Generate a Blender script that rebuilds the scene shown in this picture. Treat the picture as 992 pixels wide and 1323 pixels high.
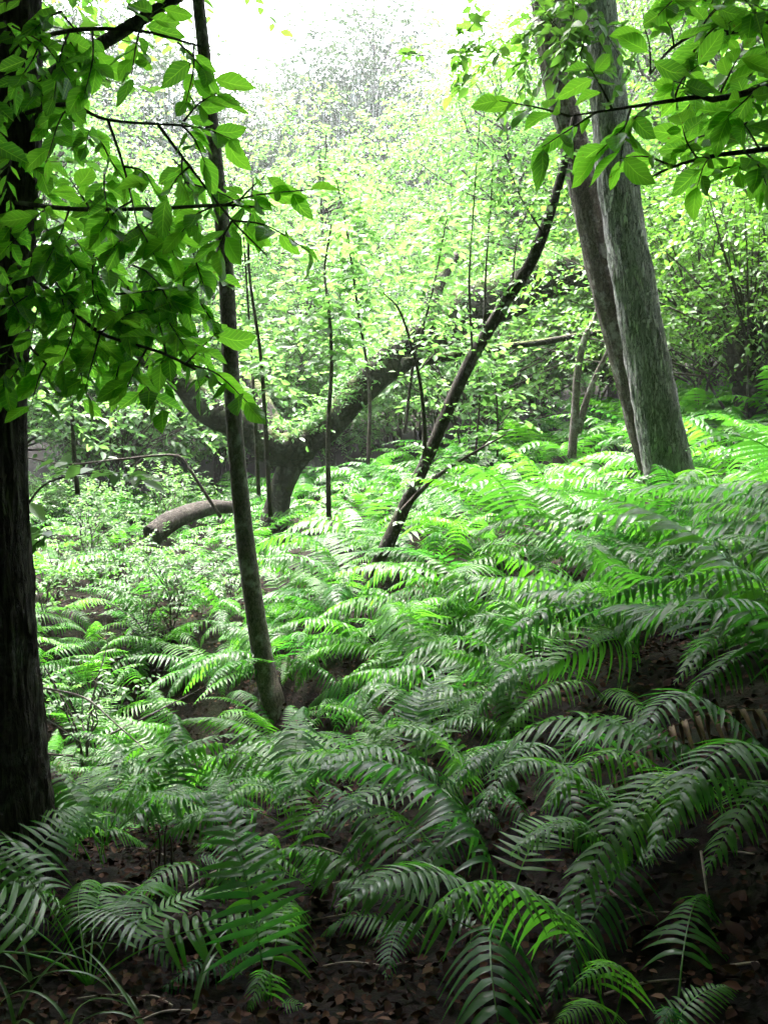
import bpy, math, random
import numpy as np
from mathutils import Vector, Matrix, Euler

for o in list(bpy.data.objects):
    bpy.data.objects.remove(o)
SC = bpy.context.scene
COL = SC.collection
PI = math.pi
rng = np.random.default_rng(11)
random.seed(5)

# ------------------------------------------------------------------ camera
W0, H0, F0 = 992.0, 1323.0, 1146.0          # photograph size and focal length in its pixels
CAM = np.array([0.0, 0.0, 1.5])
PITCH = math.atan(101.5 / F0)
cam_d = bpy.data.cameras.new('camera')
cam_d.sensor_fit = 'VERTICAL'
cam_d.sensor_height = 36.0
cam_d.lens = 36.0 * F0 / H0
cam_d.clip_start = 0.05
cam_d.clip_end = 2000
cam = bpy.data.objects.new('camera', cam_d)
COL.objects.link(cam)
cam.location = CAM
cam.rotation_euler = (PI / 2 - PITCH, 0, 0)
SC.camera = cam

# ------------------------------------------------------------------ sky, sun, exposure
SUN_EL, SUN_AZ = math.radians(68), math.radians(-25)      # azimuth measured from +Y (ahead) towards +X
world = bpy.data.worlds.new('World')
SC.world = world
world.use_nodes = True
wn, wl = world.node_tree.nodes, world.node_tree.links
wn.clear()
sky = wn.new('ShaderNodeTexSky')
sky.sky_type = 'NISHITA'
sky.sun_disc = False
sky.sun_elevation = SUN_EL
sky.sun_rotation = SUN_AZ
sky.air_density = 1.0
sky.dust_density = 6.0
sky.ozone_density = 1.0
hsv = wn.new('ShaderNodeHueSaturation')
hsv.inputs['Saturation'].default_value = 0.55              # overcast: the blue is washed out
bgn = wn.new('ShaderNodeBackground')
bgn.inputs['Strength'].default_value = 0.15
wo = wn.new('ShaderNodeOutputWorld')
wl.new(sky.outputs[0], hsv.inputs['Color'])
wl.new(hsv.outputs[0], bgn.inputs['Color'])
wl.new(bgn.outputs[0], wo.inputs['Surface'])

sun_d = bpy.data.lights.new('sun', 'SUN')
sun_d.energy = 1.5
sun_d.angle = math.radians(28)
sun_d.color = (1.0, 0.96, 0.88)
sun = bpy.data.objects.new('sun', sun_d)
COL.objects.link(sun)
sd = Vector((math.sin(SUN_AZ) * math.cos(SUN_EL), math.cos(SUN_AZ) * math.cos(SUN_EL), math.sin(SUN_EL)))
sun.rotation_euler = sd.to_track_quat('Z', 'Y').to_euler()
sun.location = (0, 0, 40)

SC.view_settings.view_transform = 'Standard'
SC.view_settings.look = 'None'
SC.view_settings.exposure = 4.1
SC.view_settings.gamma = 1.0
SC.view_settings.use_curve_mapping = False
SC.cycles.use_denoising = True
SC.cycles.max_bounces = 6
SC.cycles.diffuse_bounces = 3
SC.cycles.glossy_bounces = 2
SC.cycles.transmission_bounces = 5
SC.cycles.volume_bounces = 1
SC.cycles.caustics_reflective = False
SC.cycles.caustics_refractive = False
SC.cycles.sample_clamp_indirect = 6.0


# ------------------------------------------------------------------ pixel <-> place
CP, SP = math.cos(PITCH), math.sin(PITCH)
def ray(px, py):
    x, y = (px - W0 / 2) / F0, (H0 / 2 - py) / F0
    v = np.array([x, CP + y * SP, -SP + y * CP])
    return v / v[1]
def at(px, py, d):
    return CAM + ray(px, py) * d
def proj(p):
    q = np.asarray(p, float) - CAM
    d = q[..., 1] * CP - q[..., 2] * SP
    h = q[..., 1] * SP + q[..., 2] * CP
    d = np.where(d < 0.05, 0.05, d)
    return np.stack([W0 / 2 + F0 * q[..., 0] / d, H0 / 2 - F0 * h / d, d], -1)

# ------------------------------------------------------------------ terrain
ctrl = [(500, 1323, 2.0, 0), (100, 1323, 2.1, 0), (900, 1323, 1.75, 0), (-20, 1140, 3.05, 0), (850, 1150, 2.3, 0), (300, 1185, 2.8, 0),
        (600, 1150, 2.65, -.03), (830, 900, 3.4, 0), (990, 960, 2.7, 0), (600, 960, 3.6, -.15), (350, 1070, 3.4, -.03), (260, 985, 4.9, -.22), (180, 990, 4.8, -.28),
        (345, 890, 5.7, -.1), (200, 890, 6.1, -.32), (110, 860, 6.4, -.32), (140, 800, 7.3, -.35), (490, 745, 7.0, -.08), (650, 790, 5.4, -.30), (470, 850, 5.2, -.32),
        (870, 665, 6.8, -.18), (985, 720, 4.9, -.12), (1010, 600, 8.0, -.05), (700, 612, 10, -.2), (760, 552, 14.5, 0), (400, 680, 10, -.2),
        (250, 705, 9.5, -.4), (100, 712, 9.0, -.4), (60, 630, 16, -.1), (300, 620, 18, -.1), (600, 520, 25, 0), (900, 500, 20, 0)]
cp_ = [at(*c[:3]) + np.array([0, 0, c[3]]) for c in ctrl]      # last number: the fern cover above the soil
cp_ += [np.array(c, float) for c in [(0, 0, 0.05), (-6, 0, -0.3), (6, 0, 1.5), (0, -8, 0.1), (-8, -8, 0), (9, -8, 2), (9, 6, 3.0), (-9, 6, 0.6),
        (-16, 18, 1.5), (20, 18, 6.0), (0, 45, 4.0), (-40, 40, 4), (45, 40, 9), (0, 160, 9), (-160, 160, 9), (160, 160, 12),
        (-160, 0, 2), (160, 0, 12), (0, -160, 2), (-160, -160, 2), (160, -160, 8)]]
cp_ = np.array(cp_)
def _phi(r2):
    return 0.5 * r2 * np.log(r2 + 1e-9)
_n = len(cp_)
_A = np.zeros((_n + 3, _n + 3))
_d2 = ((cp_[:, None, :2] - cp_[None, :, :2]) ** 2).sum(-1)
_A[:_n, :_n] = _phi(_d2) + np.eye(_n) * 0.05
_A[:_n, _n] = 1
_A[:_n, _n + 1:] = cp_[:, :2]
_A[_n, :_n] = 1
_A[_n + 1:, :_n] = cp_[:, :2].T
_wt = np.linalg.solve(_A, np.concatenate([cp_[:, 2], np.zeros(3)]))
def bumps(x, y):
    return (0.05 * np.sin(x * 3.1 + 1.3 * np.sin(y * 1.7)) * np.sin(y * 2.7 + 0.6 + np.sin(x * 1.1))
            + 0.022 * np.sin(x * 8.3 + 2 * np.sin(y * 3.9)) * np.sin(y * 7.1 + x * 2.2)
            + 0.010 * np.sin(x * 21 + y * 9) * np.sin(y * 19 - x * 7))
def ground(x, y):
    x, y = np.asarray(x, float), np.asarray(y, float)
    s = x.shape
    X, Y = x.ravel(), y.ravel()
    z = np.empty(len(X))
    for i in range(0, len(X), 20000):
        a, b = X[i:i + 20000], Y[i:i + 20000]
        d2 = (a[:, None] - cp_[None, :, 0]) ** 2 + (b[:, None] - cp_[None, :, 1]) ** 2
        z[i:i + 20000] = _phi(d2) @ _wt[:_n] + _wt[_n] + a * _wt[_n + 1] + b * _wt[_n + 2]
    # a dug-out dark hollow where water runs behind the first bank
    for hx, hy, r, dp in ((-1.0, 5.1, 0.55, 0.62), (-1.75, 5.4, 0.55, .35), (-2.25, 6.75, 0.75, 0.62), (-1.55, 6.6, .5, .3), (-0.62, 7.6, 0.55, 0.35)):
        z -= dp * np.exp(-((X - hx) ** 2 + (Y - hy) ** 2) / (r * r))
    z += bumps(X, Y)
    return z.reshape(s)
def gz(x, y):
    return float(ground(np.array([x]), np.array([y]))[0])
def hit(px, py, far=60.0):
    """where the line of sight through a pixel meets the ground"""
    r = ray(px, py)
    d = np.concatenate([np.linspace(0.8, 12, 700), np.linspace(12.05, far, 500)])
    P = CAM + d[:, None] * r
    below = P[:, 2] < ground(P[:, 0], P[:, 1])
    i = int(np.argmax(below)) if below.any() else len(d) - 1
    return P[i]

# ------------------------------------------------------------------ mesh helpers
def mesh_obj(name, V, F, mat, parent=None, uv=None, tint=None, smooth=True, link=True, mesh_only=False):
    """V (n,3); F a list of (m,k) index arrays; uv, tint per vertex"""
    me = bpy.data.meshes.new(name)
    V = np.ascontiguousarray(V, dtype=np.float32)
    if not isinstance(F, (list, tuple)):
        F = [F]
    F = [np.asarray(f, dtype=np.int32) for f in F if len(f)]
    loops = np.concatenate([f.ravel() for f in F])
    sizes = np.concatenate([np.full(len(f), f.shape[1], np.int32) for f in F])
    starts = np.concatenate([[0], np.cumsum(sizes)[:-1]]).astype(np.int32)
    me.vertices.add(len(V)); me.vertices.foreach_set('co', V.ravel())
    me.loops.add(len(loops)); me.loops.foreach_set('vertex_index', loops)
    me.polygons.add(len(sizes)); me.polygons.foreach_set('loop_start', starts)
    if smooth:
        me.polygons.foreach_set('use_smooth', np.ones(len(sizes), dtype=bool))
    if uv is not None:
        l = me.uv_layers.new(name='UVMap')
        l.data.foreach_set('uv', np.asarray(uv, np.float32)[loops].ravel())
    if tint is not None:
        a = me.attributes.new('tint', 'FLOAT', 'POINT')
        a.data.foreach_set('value', np.asarray(tint, np.float32))
    me.update(calc_edges=True)
    me.materials.append(mat)
    if mesh_only:
        return me
    return obj(name, me, parent)

def obj(name, me, parent=None, M=None):
    o = bpy.data.objects.new(name, me)
    COL.objects.link(o)
    if parent is not None:
        o.parent = parent
    if M is not None:
        o.matrix_local = M
    return o

def empty(name, loc, rz=0.0, s=1.0):
    o = bpy.data.objects.new(name, None)
    COL.objects.link(o)
    o.empty_display_size = 0.1
    o.location = loc
    o.rotation_euler = (0, 0, rz)
    o.scale = (s, s, s)
    return o
def tag(o, label=None, cat=None, group=None, kind=None):
    if label: o['label'] = label
    if cat: o['category'] = cat
    if group: o['group'] = group
    if kind: o['kind'] = kind
    return o

def norm(v):
    return v / (np.linalg.norm(v, axis=-1, keepdims=True) + 1e-9)

class Bag:
    """collects pieces of one mesh"""
    def __init__(s):
        s.V, s.F, s.U, s.T, s.n = [], {}, [], [], 0
    def add(s, V, F, uv=None, tint=None):
        V = np.asarray(V, float).reshape(-1, 3)
        if not isinstance(F, (list, tuple)):
            F = [F]
        for f in F:
            f = np.asarray(f)
            s.F.setdefault(f.shape[1], []).append(f + s.n)
        s.V.append(V)
        s.U.append(np.zeros((len(V), 2)) if uv is None else np.asarray(uv).reshape(-1, 2))
        t = np.full(len(V), 0.5) if tint is None else np.broadcast_to(np.asarray(tint, float).ravel(), (len(V),)) if np.size(tint) == 1 else np.asarray(tint).ravel()
        s.T.append(t)
        s.n += len(V)
    def arrays(s):
        return np.concatenate(s.V), [np.concatenate(f) for f in s.F.values()], np.concatenate(s.U), np.concatenate(s.T)
    def build(s, name, mat, parent=None, off=None, mesh_only=False, smooth=True):
        V, F, U, T = s.arrays()
        if off is not None:
            V = V - np.asarray(off)
        return mesh_obj(name, V, F, mat, parent, U, T, smooth=smooth, mesh_only=mesh_only)

def smooth_path(pts, n):
    """Catmull-Rom through the points, n samples"""
    P = np.asarray(pts, float)
    if len(P) == 2:
        return P[0] + (P[1] - P[0]) * np.linspace(0, 1, n)[:, None]
    E = np.concatenate([[2 * P[0] - P[1]], P, [2 * P[-1] - P[-2]]])
    t = np.linspace(0, len(P) - 1 - 1e-6, n)
    i = t.astype(int)
    u = (t - i)[:, None]
    a, b, c, d = E[i], E[i + 1], E[i + 2], E[i + 3]
    return 0.5 * (2 * b + (c - a) * u + (2 * a - 5 * b + 4 * c - d) * u ** 2 + (3 * b - a - 3 * c + d) * u ** 3)

def tube(P, R, sides=8, rough=0.0, seed=0, cap=True, ridge=0.0):
    P = np.asarray(P, float)
    n = len(P)
    R = np.broadcast_to(np.asarray(R, float), (n,))
    T = norm(np.gradient(P, axis=0))
    ref = np.array([1.0, 0, 0]) if abs(T[0][0]) < 0.8 else np.array([0, 1.0, 0])
    A = norm(np.cross(T, np.broadcast_to(ref, T.shape)))
    B = np.cross(T, A)
    th = np.linspace(0, 2 * PI, sides, endpoint=False)
    L = np.concatenate([[0], np.cumsum(np.linalg.norm(np.diff(P, axis=0), axis=1))])
    rr = np.repeat(R[:, None], sides, 1)
    if rough:
        rs = np.random.default_rng(seed)
        q = np.zeros((n, sides))
        for k in range(1, 5):
            ph = rs.uniform(0, 6.28, 4)
            q += np.sin(k * th[None, :] + ph[0] + 1.5 * np.sin(L[:, None] * (1.2 + .7 * k) + ph[1])) / k * .6
            q += np.sin(k * 2 * th[None, :] + L[:, None] * (3 + 2 * k) + ph[2]) / (k + 1) * .3
        rr = rr * (1 + rough * q)
    if ridge:
        rs = np.random.default_rng(seed + 1)
        q = np.zeros((n, sides))
        for k in (11, 17, 23, 31):
            ph = rs.uniform(0, 6.28, 6)
            wander = 1.6 * np.sin(L * rs.uniform(2, 4) + ph[0]) + .9 * np.sin(L * rs.uniform(7, 11) + ph[1])
            q += np.sin(k * th[None, :] + wander[:, None] + 1.2 * np.sin(L[:, None] * 5 + 3 * th[None, :] + ph[3])) * (.6 + .4 * np.sin(L[:, None] * rs.uniform(8, 16) + 5 * th[None, :] + ph[2])) * .4
        rr = rr * (1 + ridge * np.abs(q) ** .8) * (1 + .006 * rs.normal(0, 1, (n, sides)))
    V = P[:, None, :] + rr[..., None] * (np.cos(th)[None, :, None] * A[:, None] + np.sin(th)[None, :, None] * B[:, None])
    idx = np.arange(n * sides).reshape(n, sides)
    nx = np.roll(idx, -1, 1)
    F = np.stack([idx[:-1], nx[:-1], nx[1:], idx[1:]], -1).reshape(-1, 4)
    U = np.stack([np.broadcast_to(th / (2 * PI), (n, sides)), np.broadcast_to(L[:, None], (n, sides))], -1).reshape(-1, 2)
    V = V.reshape(-1, 3)
    Fs = [F]
    if cap:
        V = np.concatenate([V, P[:1], P[-1:] + T[-1:] * R[-1] * .6])
        U = np.concatenate([U, [[0, 0], [0, L[-1]]]])
        c0, c1 = n * sides, n * sides + 1
        Fs.append(np.stack([np.full(sides, c0), nx[0], idx[0]], -1))
        Fs.append(np.stack([np.full(sides, c1), idx[-1], nx[-1]], -1))
    return V, Fs, U

def prisms(P0, P1, r0, r1):
    """thin three-sided twigs, many at once"""
    D = norm(P1 - P0)
    ref = np.where(np.abs(D[:, 2:3]) < .9, np.array([[0, 0, 1.0]]), np.array([[1.0, 0, 0]]))
    A = norm(np.cross(D, ref)); B = np.cross(D, A)
    K = len(P0)
    V = np.zeros((K, 6, 3))
    for j in range(3):
        a = 2 * PI * j / 3
        off = math.cos(a) * A + math.sin(a) * B
        V[:, j] = P0 + off * r0
        V[:, 3 + j] = P1 + off * r1
    base = (np.arange(K) * 6)[:, None]
    F = np.concatenate([base + np.array([[j, (j + 1) % 3, 3 + (j + 1) % 3, 3 + j]]) for j in range(3)])
    return V.reshape(-1, 3), F

# ------------------------------------------------------------------ leaves in bulk
LEAF6 = np.array([[0, 0, 0], [.32, .27, .05], [.70, .20, .03], [1, 0, -.10], [.70, -.20, .03], [.32, -.27, .05]])
def leaf_field(P, D, N, S, bag, tints, wid=1.0, r=rng):
    """P base points, D pointing directions, N blade normals, S lengths"""
    D = norm(D)
    N = norm(N - (N * D).sum(-1, keepdims=True) * D)
    B = np.cross(N, D)
    k = len(P)
    V = (P[:, None, :] + S[:, None, None] * (LEAF6[None, :, 0:1] * D[:, None] + wid * LEAF6[None, :, 1:2] * B[:, None] + LEAF6[None, :, 2:3] * N[:, None]))
    base = (np.arange(k) * 6)[:, None]
    F = np.concatenate([base + np.array([[0, 1, 2, 3]]), base + np.array([[0, 3, 4, 5]])])
    U = np.broadcast_to(np.stack([LEAF6[:, 1] * 1.8 + .5, LEAF6[:, 0]], -1), (k, 6, 2))
    bag.add(V, F, U, np.repeat(tints, 6))

def twig_leaves(P0, D, L, n, size, bag_leaf, bag_wood=None, wr=0.003, droop=.25, wid=1.0, tint=(.2, .9), r=rng, sag=.15, updir=None):
    """rows of alternate leaves along many twigs"""
    K = len(P0)
    D = norm(D)
    t = np.linspace(.12, 1, n)[None, :, None]
    pos = P0[:, None] + D[:, None] * L[:, None, None] * t
    pos[..., 2] -= (sag * L[:, None] * t[..., 0] ** 2)
    up = np.array([0, 0, 1.0])
    side = norm(np.cross(D, up) + 1e-4)
    sg = np.where(np.arange(n) % 2 == 0, 1.0, -1.0)[None, :, None]
    ld = .6 * D[:, None] + .8 * side[:, None] * sg + r.normal(0, .28, (K, n, 3))
    ld[..., 2] -= droop
    nm = up + r.normal(0, .45, (K, n, 3))
    sz = size * r.uniform(.6, 1.2, (K, n))
    tt = np.clip(r.uniform(tint[0], tint[1], (K, 1)) + r.normal(0, .12, (K, n)), 0, 1)
    leaf_field(pos.reshape(-1, 3), ld.reshape(-1, 3), nm.reshape(-1, 3), sz.ravel(), bag_leaf, tt.ravel(), wid)
    if bag_wood is not None:
        V, F = prisms(P0, pos[:, -1], wr, wr * .5)
        bag_wood.add(V, F)

# ------------------------------------------------------------------ materials
def mat(name):
    m = bpy.data.materials.new(name)
    m.use_nodes = True
    m.node_tree.nodes.clear()
    return m, m.node_tree.nodes, m.node_tree.links
def ramp(n, stops):
    c = n.new('ShaderNodeValToRGB')
    el = c.color_ramp.elements
    while len(el) < len(stops):
        el.new(.5)
    for e, (p, col) in zip(el, stops):
        e.position = p
        e.color = (*col, 1)
    return c

def leaf_material(name, dark, light, rough=.42, trans=.42, spec=.5, glow=1.9, veins=0.0, objrand=.35, vfreq=16.0):
    m, n, l = mat(name)
    at_ = n.new('ShaderNodeAttribute'); at_.attribute_name = 'tint'
    oi = n.new('ShaderNodeObjectInfo')
    mx = n.new('ShaderNodeMix'); mx.inputs[0].default_value = objrand
    l.new(at_.outputs['Fac'], mx.inputs[2]); l.new(oi.outputs['Random'], mx.inputs[3])
    geo = n.new('ShaderNodeNewGeometry')
    nz = n.new('ShaderNodeTexNoise'); nz.inputs['Scale'].default_value = 9
    l.new(geo.outputs['Position'], nz.inputs['Vector'])
    ma = n.new('ShaderNodeMath'); ma.operation = 'MULTIPLY_ADD'; ma.inputs[1].default_value = .35
    l.new(nz.outputs['Fac'], ma.inputs[0])
    sb = n.new('ShaderNodeMath'); sb.operation = 'SUBTRACT'; sb.inputs[1].default_value = .17
    l.new(mx.outputs[0], sb.inputs[0]); l.new(sb.outputs[0], ma.inputs[2])
    mid = tuple((a + b) / 2 for a, b in zip(dark, light))
    cr = ramp(n, [(0.0, dark), (.55, mid), (1.0, light)])
    l.new(ma.outputs[0], cr.inputs[0])
    p = n.new('ShaderNodeBsdfPrincipled')
    p.inputs['Roughness'].default_value = rough
    p.inputs['Specular IOR Level'].default_value = spec
    l.new(cr.outputs[0], p.inputs['Base Color'])
    tr = n.new('ShaderNodeBsdfTranslucent')
    g = n.new('ShaderNodeMix'); g.data_type = 'RGBA'; g.blend_type = 'MULTIPLY'; g.inputs[0].default_value = 1
    l.new(cr.outputs[0], g.inputs[6]); g.inputs[7].default_value = (glow * 1.05, glow * 1.1, glow * .65, 1)
    l.new(g.outputs[2], tr.inputs['Color'])
    if veins:
        uv = n.new('ShaderNodeUVMap')
        sx = n.new('ShaderNodeSeparateXYZ'); l.new(uv.outputs[0], sx.inputs[0])
        ab = n.new('ShaderNodeMath'); ab.operation = 'SUBTRACT'; ab.inputs[1].default_value = .5
        l.new(sx.outputs[0], ab.inputs[0])
        a2 = n.new('ShaderNodeMath'); a2.operation = 'ABSOLUTE'; l.new(ab.outputs[0], a2.inputs[0])
        ph = n.new('ShaderNodeMath'); ph.operation = 'MULTIPLY_ADD'; ph.inputs[1].default_value = -.55
        l.new(a2.outputs[0], ph.inputs[0]); l.new(sx.outputs[1], ph.inputs[2])
        fr = n.new('ShaderNodeMath'); fr.operation = 'MULTIPLY'; fr.inputs[1].default_value = vfreq * 2 * PI
        l.new(ph.outputs[0], fr.inputs[0])
        sn = n.new('ShaderNodeMath'); sn.operation = 'SINE'; l.new(fr.outputs[0], sn.inputs[0])
        bp = n.new('ShaderNodeBump'); bp.inputs['Strength'].default_value = veins; bp.inputs['Distance'].default_value = .0012
        l.new(sn.outputs[0], bp.inputs['Height'])
        l.new(bp.outputs[0], p.inputs['Normal'])
    if veins > .4:
        mr_ = n.new('ShaderNodeMapRange'); mr_.inputs[1].default_value = .008; mr_.inputs[2].default_value = .03; mr_.inputs[3].default_value = .75; mr_.inputs[4].default_value = 0
        l.new(a2.outputs[0], mr_.inputs[0])
        v2 = n.new('ShaderNodeMapRange'); v2.inputs[1].default_value = .82; v2.inputs[2].default_value = 1.0; v2.inputs[3].default_value = 0; v2.inputs[4].default_value = .4
        l.new(sn.outputs[0], v2.inputs[0])
        mxv = n.new('ShaderNodeMath'); mxv.operation = 'MAXIMUM'; l.new(mr_.outputs[0], mxv.inputs[0]); l.new(v2.outputs[0], mxv.inputs[1])
        vc = n.new('ShaderNodeMix'); vc.data_type = 'RGBA'; l.new(mxv.outputs[0], vc.inputs[0]); l.new(cr.outputs[0], vc.inputs[6])
        vc.inputs[7].default_value = (light[0] * 1.7, light[1] * 1.35, light[2] * 2.0, 1)
        bn = n.new('ShaderNodeTexNoise'); bn.inputs['Scale'].default_value = 60; bn.inputs['Detail'].default_value = 3
        l.new(geo.outputs['Position'], bn.inputs['Vector'])
        br_ = ramp(n, [(.68, (0, 0, 0)), (.73, (.8, .8, .8))]); l.new(bn.outputs['Fac'], br_.inputs[0])
        bc = n.new('ShaderNodeMix'); bc.data_type = 'RGBA'; l.new(br_.outputs[0], bc.inputs[0]); l.new(vc.outputs[2], bc.inputs[6])
        bc.inputs[7].default_value = (.10, .07, .02, 1)
        l.new(bc.outputs[2], p.inputs['Base Color']); l.new(bc.outputs[2], g.inputs[6])
    ms = n.new('ShaderNodeMixShader'); ms.inputs[0].default_value = trans
    l.new(p.outputs[0], ms.inputs[1]); l.new(tr.outputs[0], ms.inputs[2])
    o = n.new('ShaderNodeOutputMaterial'); l.new(ms.outputs[0], o.inputs[0])
    return m

def bark_material(name, dark, light, furrow=22.0, stretch=.12, bump=.8, patches=None, patch_amt=.0, moss=0.0, lichen=0.0):
    m, n, l = mat(name)
    uv = n.new('ShaderNodeTexCoord')
    mp = n.new('ShaderNodeMapping'); mp.inputs['Scale'].default_value = (1, 1, stretch)
    l.new(uv.outputs['Object'], mp.inputs['Vector'])
    wa = n.new('ShaderNodeTexNoise'); wa.inputs['Scale'].default_value = furrow; wa.inputs['Detail'].default_value = 6
    wa.inputs['Roughness'].default_value = .65; wa.inputs['Distortion'].default_value = .6
    l.new(mp.outputs[0], wa.inputs['Vector'])
    vo = n.new('ShaderNodeTexVoronoi'); vo.feature = 'DISTANCE_TO_EDGE'; vo.inputs['Scale'].default_value = furrow * 1.4
    ad = n.new('ShaderNodeMix'); ad.data_type = 'VECTOR'; ad.inputs[0].default_value = .08
    l.new(mp.outputs[0], ad.inputs[4]); l.new(wa.outputs['Color'], ad.inputs[5])
    l.new(ad.outputs[1], vo.inputs['Vector'])
    vr = n.new('ShaderNodeMapRange'); vr.inputs[1].default_value = 0; vr.inputs[2].default_value = .22
    l.new(vo.outputs['Distance'], vr.inputs[0])
    hm = n.new('ShaderNodeMath'); hm.operation = 'MULTIPLY_ADD'; hm.inputs[1].default_value = .55
    l.new(vr.outputs[0], hm.inputs[0]); l.new(wa.outputs['Fac'], hm.inputs[2])
    cr = ramp(n, [(.35, dark), (.65, tuple((a + b) / 2 for a, b in zip(dark, light))), (1.0, light)])
    l.new(hm.outputs[0], cr.inputs[0])
    col = cr.outputs[0]
    if lichen:
        ln = n.new('ShaderNodeTexNoise'); ln.inputs['Scale'].default_value = 7; ln.inputs['Detail'].default_value = 7; ln.inputs['Roughness'].default_value = .7
        l.new(uv.outputs['Object'], ln.inputs['Vector'])
        lr = ramp(n, [(.52, (0, 0, 0)), (.62, (1, 1, 1))]); l.new(ln.outputs['Fac'], lr.inputs[0])
        lm = n.new('ShaderNodeMath'); lm.operation = 'MULTIPLY'; lm.inputs[1].default_value = lichen; l.new(lr.outputs[0], lm.inputs[0])
        mx = n.new('ShaderNodeMix'); mx.data_type = 'RGBA'; l.new(lm.outputs[0], mx.inputs[0]); l.new(col, mx.inputs[6])
        mx.inputs[7].default_value = (.42, .41, .41, 1); col = mx.outputs[2]
    if moss:
        geo = n.new('ShaderNodeNewGeometry'); sp = n.new('ShaderNodeSeparateXYZ'); l.new(geo.outputs['Normal'], sp.inputs[0])
        mn = n.new('ShaderNodeTexNoise'); mn.inputs['Scale'].default_value = 3.5; mn.inputs['Detail'].default_value = 6
        l.new(uv.outputs['Object'], mn.inputs['Vector'])
        mm = n.new('ShaderNodeMath'); mm.operation = 'MULTIPLY_ADD'; mm.inputs[1].default_value = .35; l.new(sp.outputs[2], mm.inputs[0]); l.new(mn.outputs['Fac'], mm.inputs[2])
        mr = ramp(n, [(.66, (0, 0, 0)), (.80, (1, 1, 1))]); l.new(mm.outputs[0], mr.inputs[0])
        m2 = n.new('ShaderNodeMath'); m2.operation = 'MULTIPLY'; m2.inputs[1].default_value = moss; l.new(mr.outputs[0], m2.inputs[0])
        mx = n.new('ShaderNodeMix'); mx.data_type = 'RGBA'; l.new(m2.outputs[0], mx.inputs[0]); l.new(col, mx.inputs[6])
        mx.inputs[7].default_value = (.11, .15, .03, 1); col = mx.outputs[2]
    p = n.new('ShaderNodeBsdfPrincipled'); p.inputs['Roughness'].default_value = .85; p.inputs['Specular IOR Level'].default_value = .25
    l.new(col, p.inputs['Base Color'])
    bp = n.new('ShaderNodeBump'); bp.inputs['Strength'].default_value = bump; bp.inputs['Distance'].default_value = .02
    l.new(hm.outputs[0], bp.inputs['Height']); l.new(bp.outputs[0], p.inputs['Normal'])
    o = n.new('ShaderNodeOutputMaterial'); l.new(p.outputs[0], o.inputs[0])
    return m

def ground_material():
    m, n, l = mat('forest_floor')
    tc = n.new('ShaderNodeTexCoord')
    a = n.new('ShaderNodeTexNoise'); a.inputs['Scale'].default_value = 14; a.inputs['Detail'].default_value = 9; a.inputs['Roughness'].default_value = .7
    l.new(tc.outputs['Object'], a.inputs['Vector'])
    v = n.new('ShaderNodeTexVoronoi'); v.inputs['Scale'].default_value = 38; l.new(tc.outputs['Object'], v.inputs['Vector'])
    c1 = ramp(n, [(.3, (.004, .003, .0025)), (.55, (.011, .008, .006)), (.75, (.026, .018, .013))]); l.new(a.outputs['Fac'], c1.inputs[0])
    c2 = n.new('ShaderNodeMix'); c2.data_type = 'RGBA'; c2.blend_type = 'OVERLAY'; c2.inputs[0].default_value = .25
    l.new(c1.outputs[0], c2.inputs[6]); l.new(v.outputs['Color'], c2.inputs[7])
    g = n.new('ShaderNodeTexNoise'); g.inputs['Scale'].default_value = 1.1; g.inputs['Detail'].default_value = 5
    l.new(tc.outputs['Object'], g.inputs['Vector'])
    gr = ramp(n, [(.55, (0, 0, 0)), (.7, (.7, .7, .7))]); l.new(g.outputs['Fac'], gr.inputs[0])
    c3 = n.new('ShaderNodeMix'); c3.data_type = 'RGBA'; l.new(gr.outputs[0], c3.inputs[0]); l.new(c2.outputs[2], c3.inputs[6]); c3.inputs[7].default_value = (.012, .019, .007, 1)
    p = n.new('ShaderNodeBsdfPrincipled'); p.inputs['Roughness'].default_value = .95; p.inputs['Specular IOR Level'].default_value = .12
    l.new(c3.outputs[2], p.inputs['Base Color'])
    bp = n.new('ShaderNodeBump'); bp.inputs['Strength'].default_value = 1; bp.inputs['Distance'].default_value = .03
    l.new(a.outputs['Fac'], bp.inputs['Height']); l.new(bp.outputs[0], p.inputs['Normal'])
    o = n.new('ShaderNodeOutputMaterial'); l.new(p.outputs[0], o.inputs[0])
    return m

def litter_material():
    m, n, l = mat('dead_leaf')
    at_ = n.new('ShaderNodeAttribute'); at_.attribute_name = 'tint'
    oi = n.new('ShaderNodeObjectInfo')
    ad = n.new('ShaderNodeMath'); ad.operation = 'ADD'; l.new(at_.outputs['Fac'], ad.inputs[0]); l.new(oi.outputs['Random'], ad.inputs[1])
    fr = n.new('ShaderNodeMath'); fr.operation = 'FRACT'; l.new(ad.outputs[0], fr.inputs[0])
    cr = ramp(n, [(0, (.008, .004, .003)), (.6, (.024, .011, .007)), (.92, (.050, .024, .014)), (1, (.12, .07, .045))]); l.new(fr.outputs[0], cr.inputs[0])
    p = n.new('ShaderNodeBsdfPrincipled'); p.inputs['Roughness'].default_value = .85; p.inputs['Specular IOR Level'].default_value = .08
    l.new(cr.outputs[0], p.inputs['Base Color'])
    o = n.new('ShaderNodeOutputMaterial'); l.new(p.outputs[0], o.inputs[0])
    return m

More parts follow.
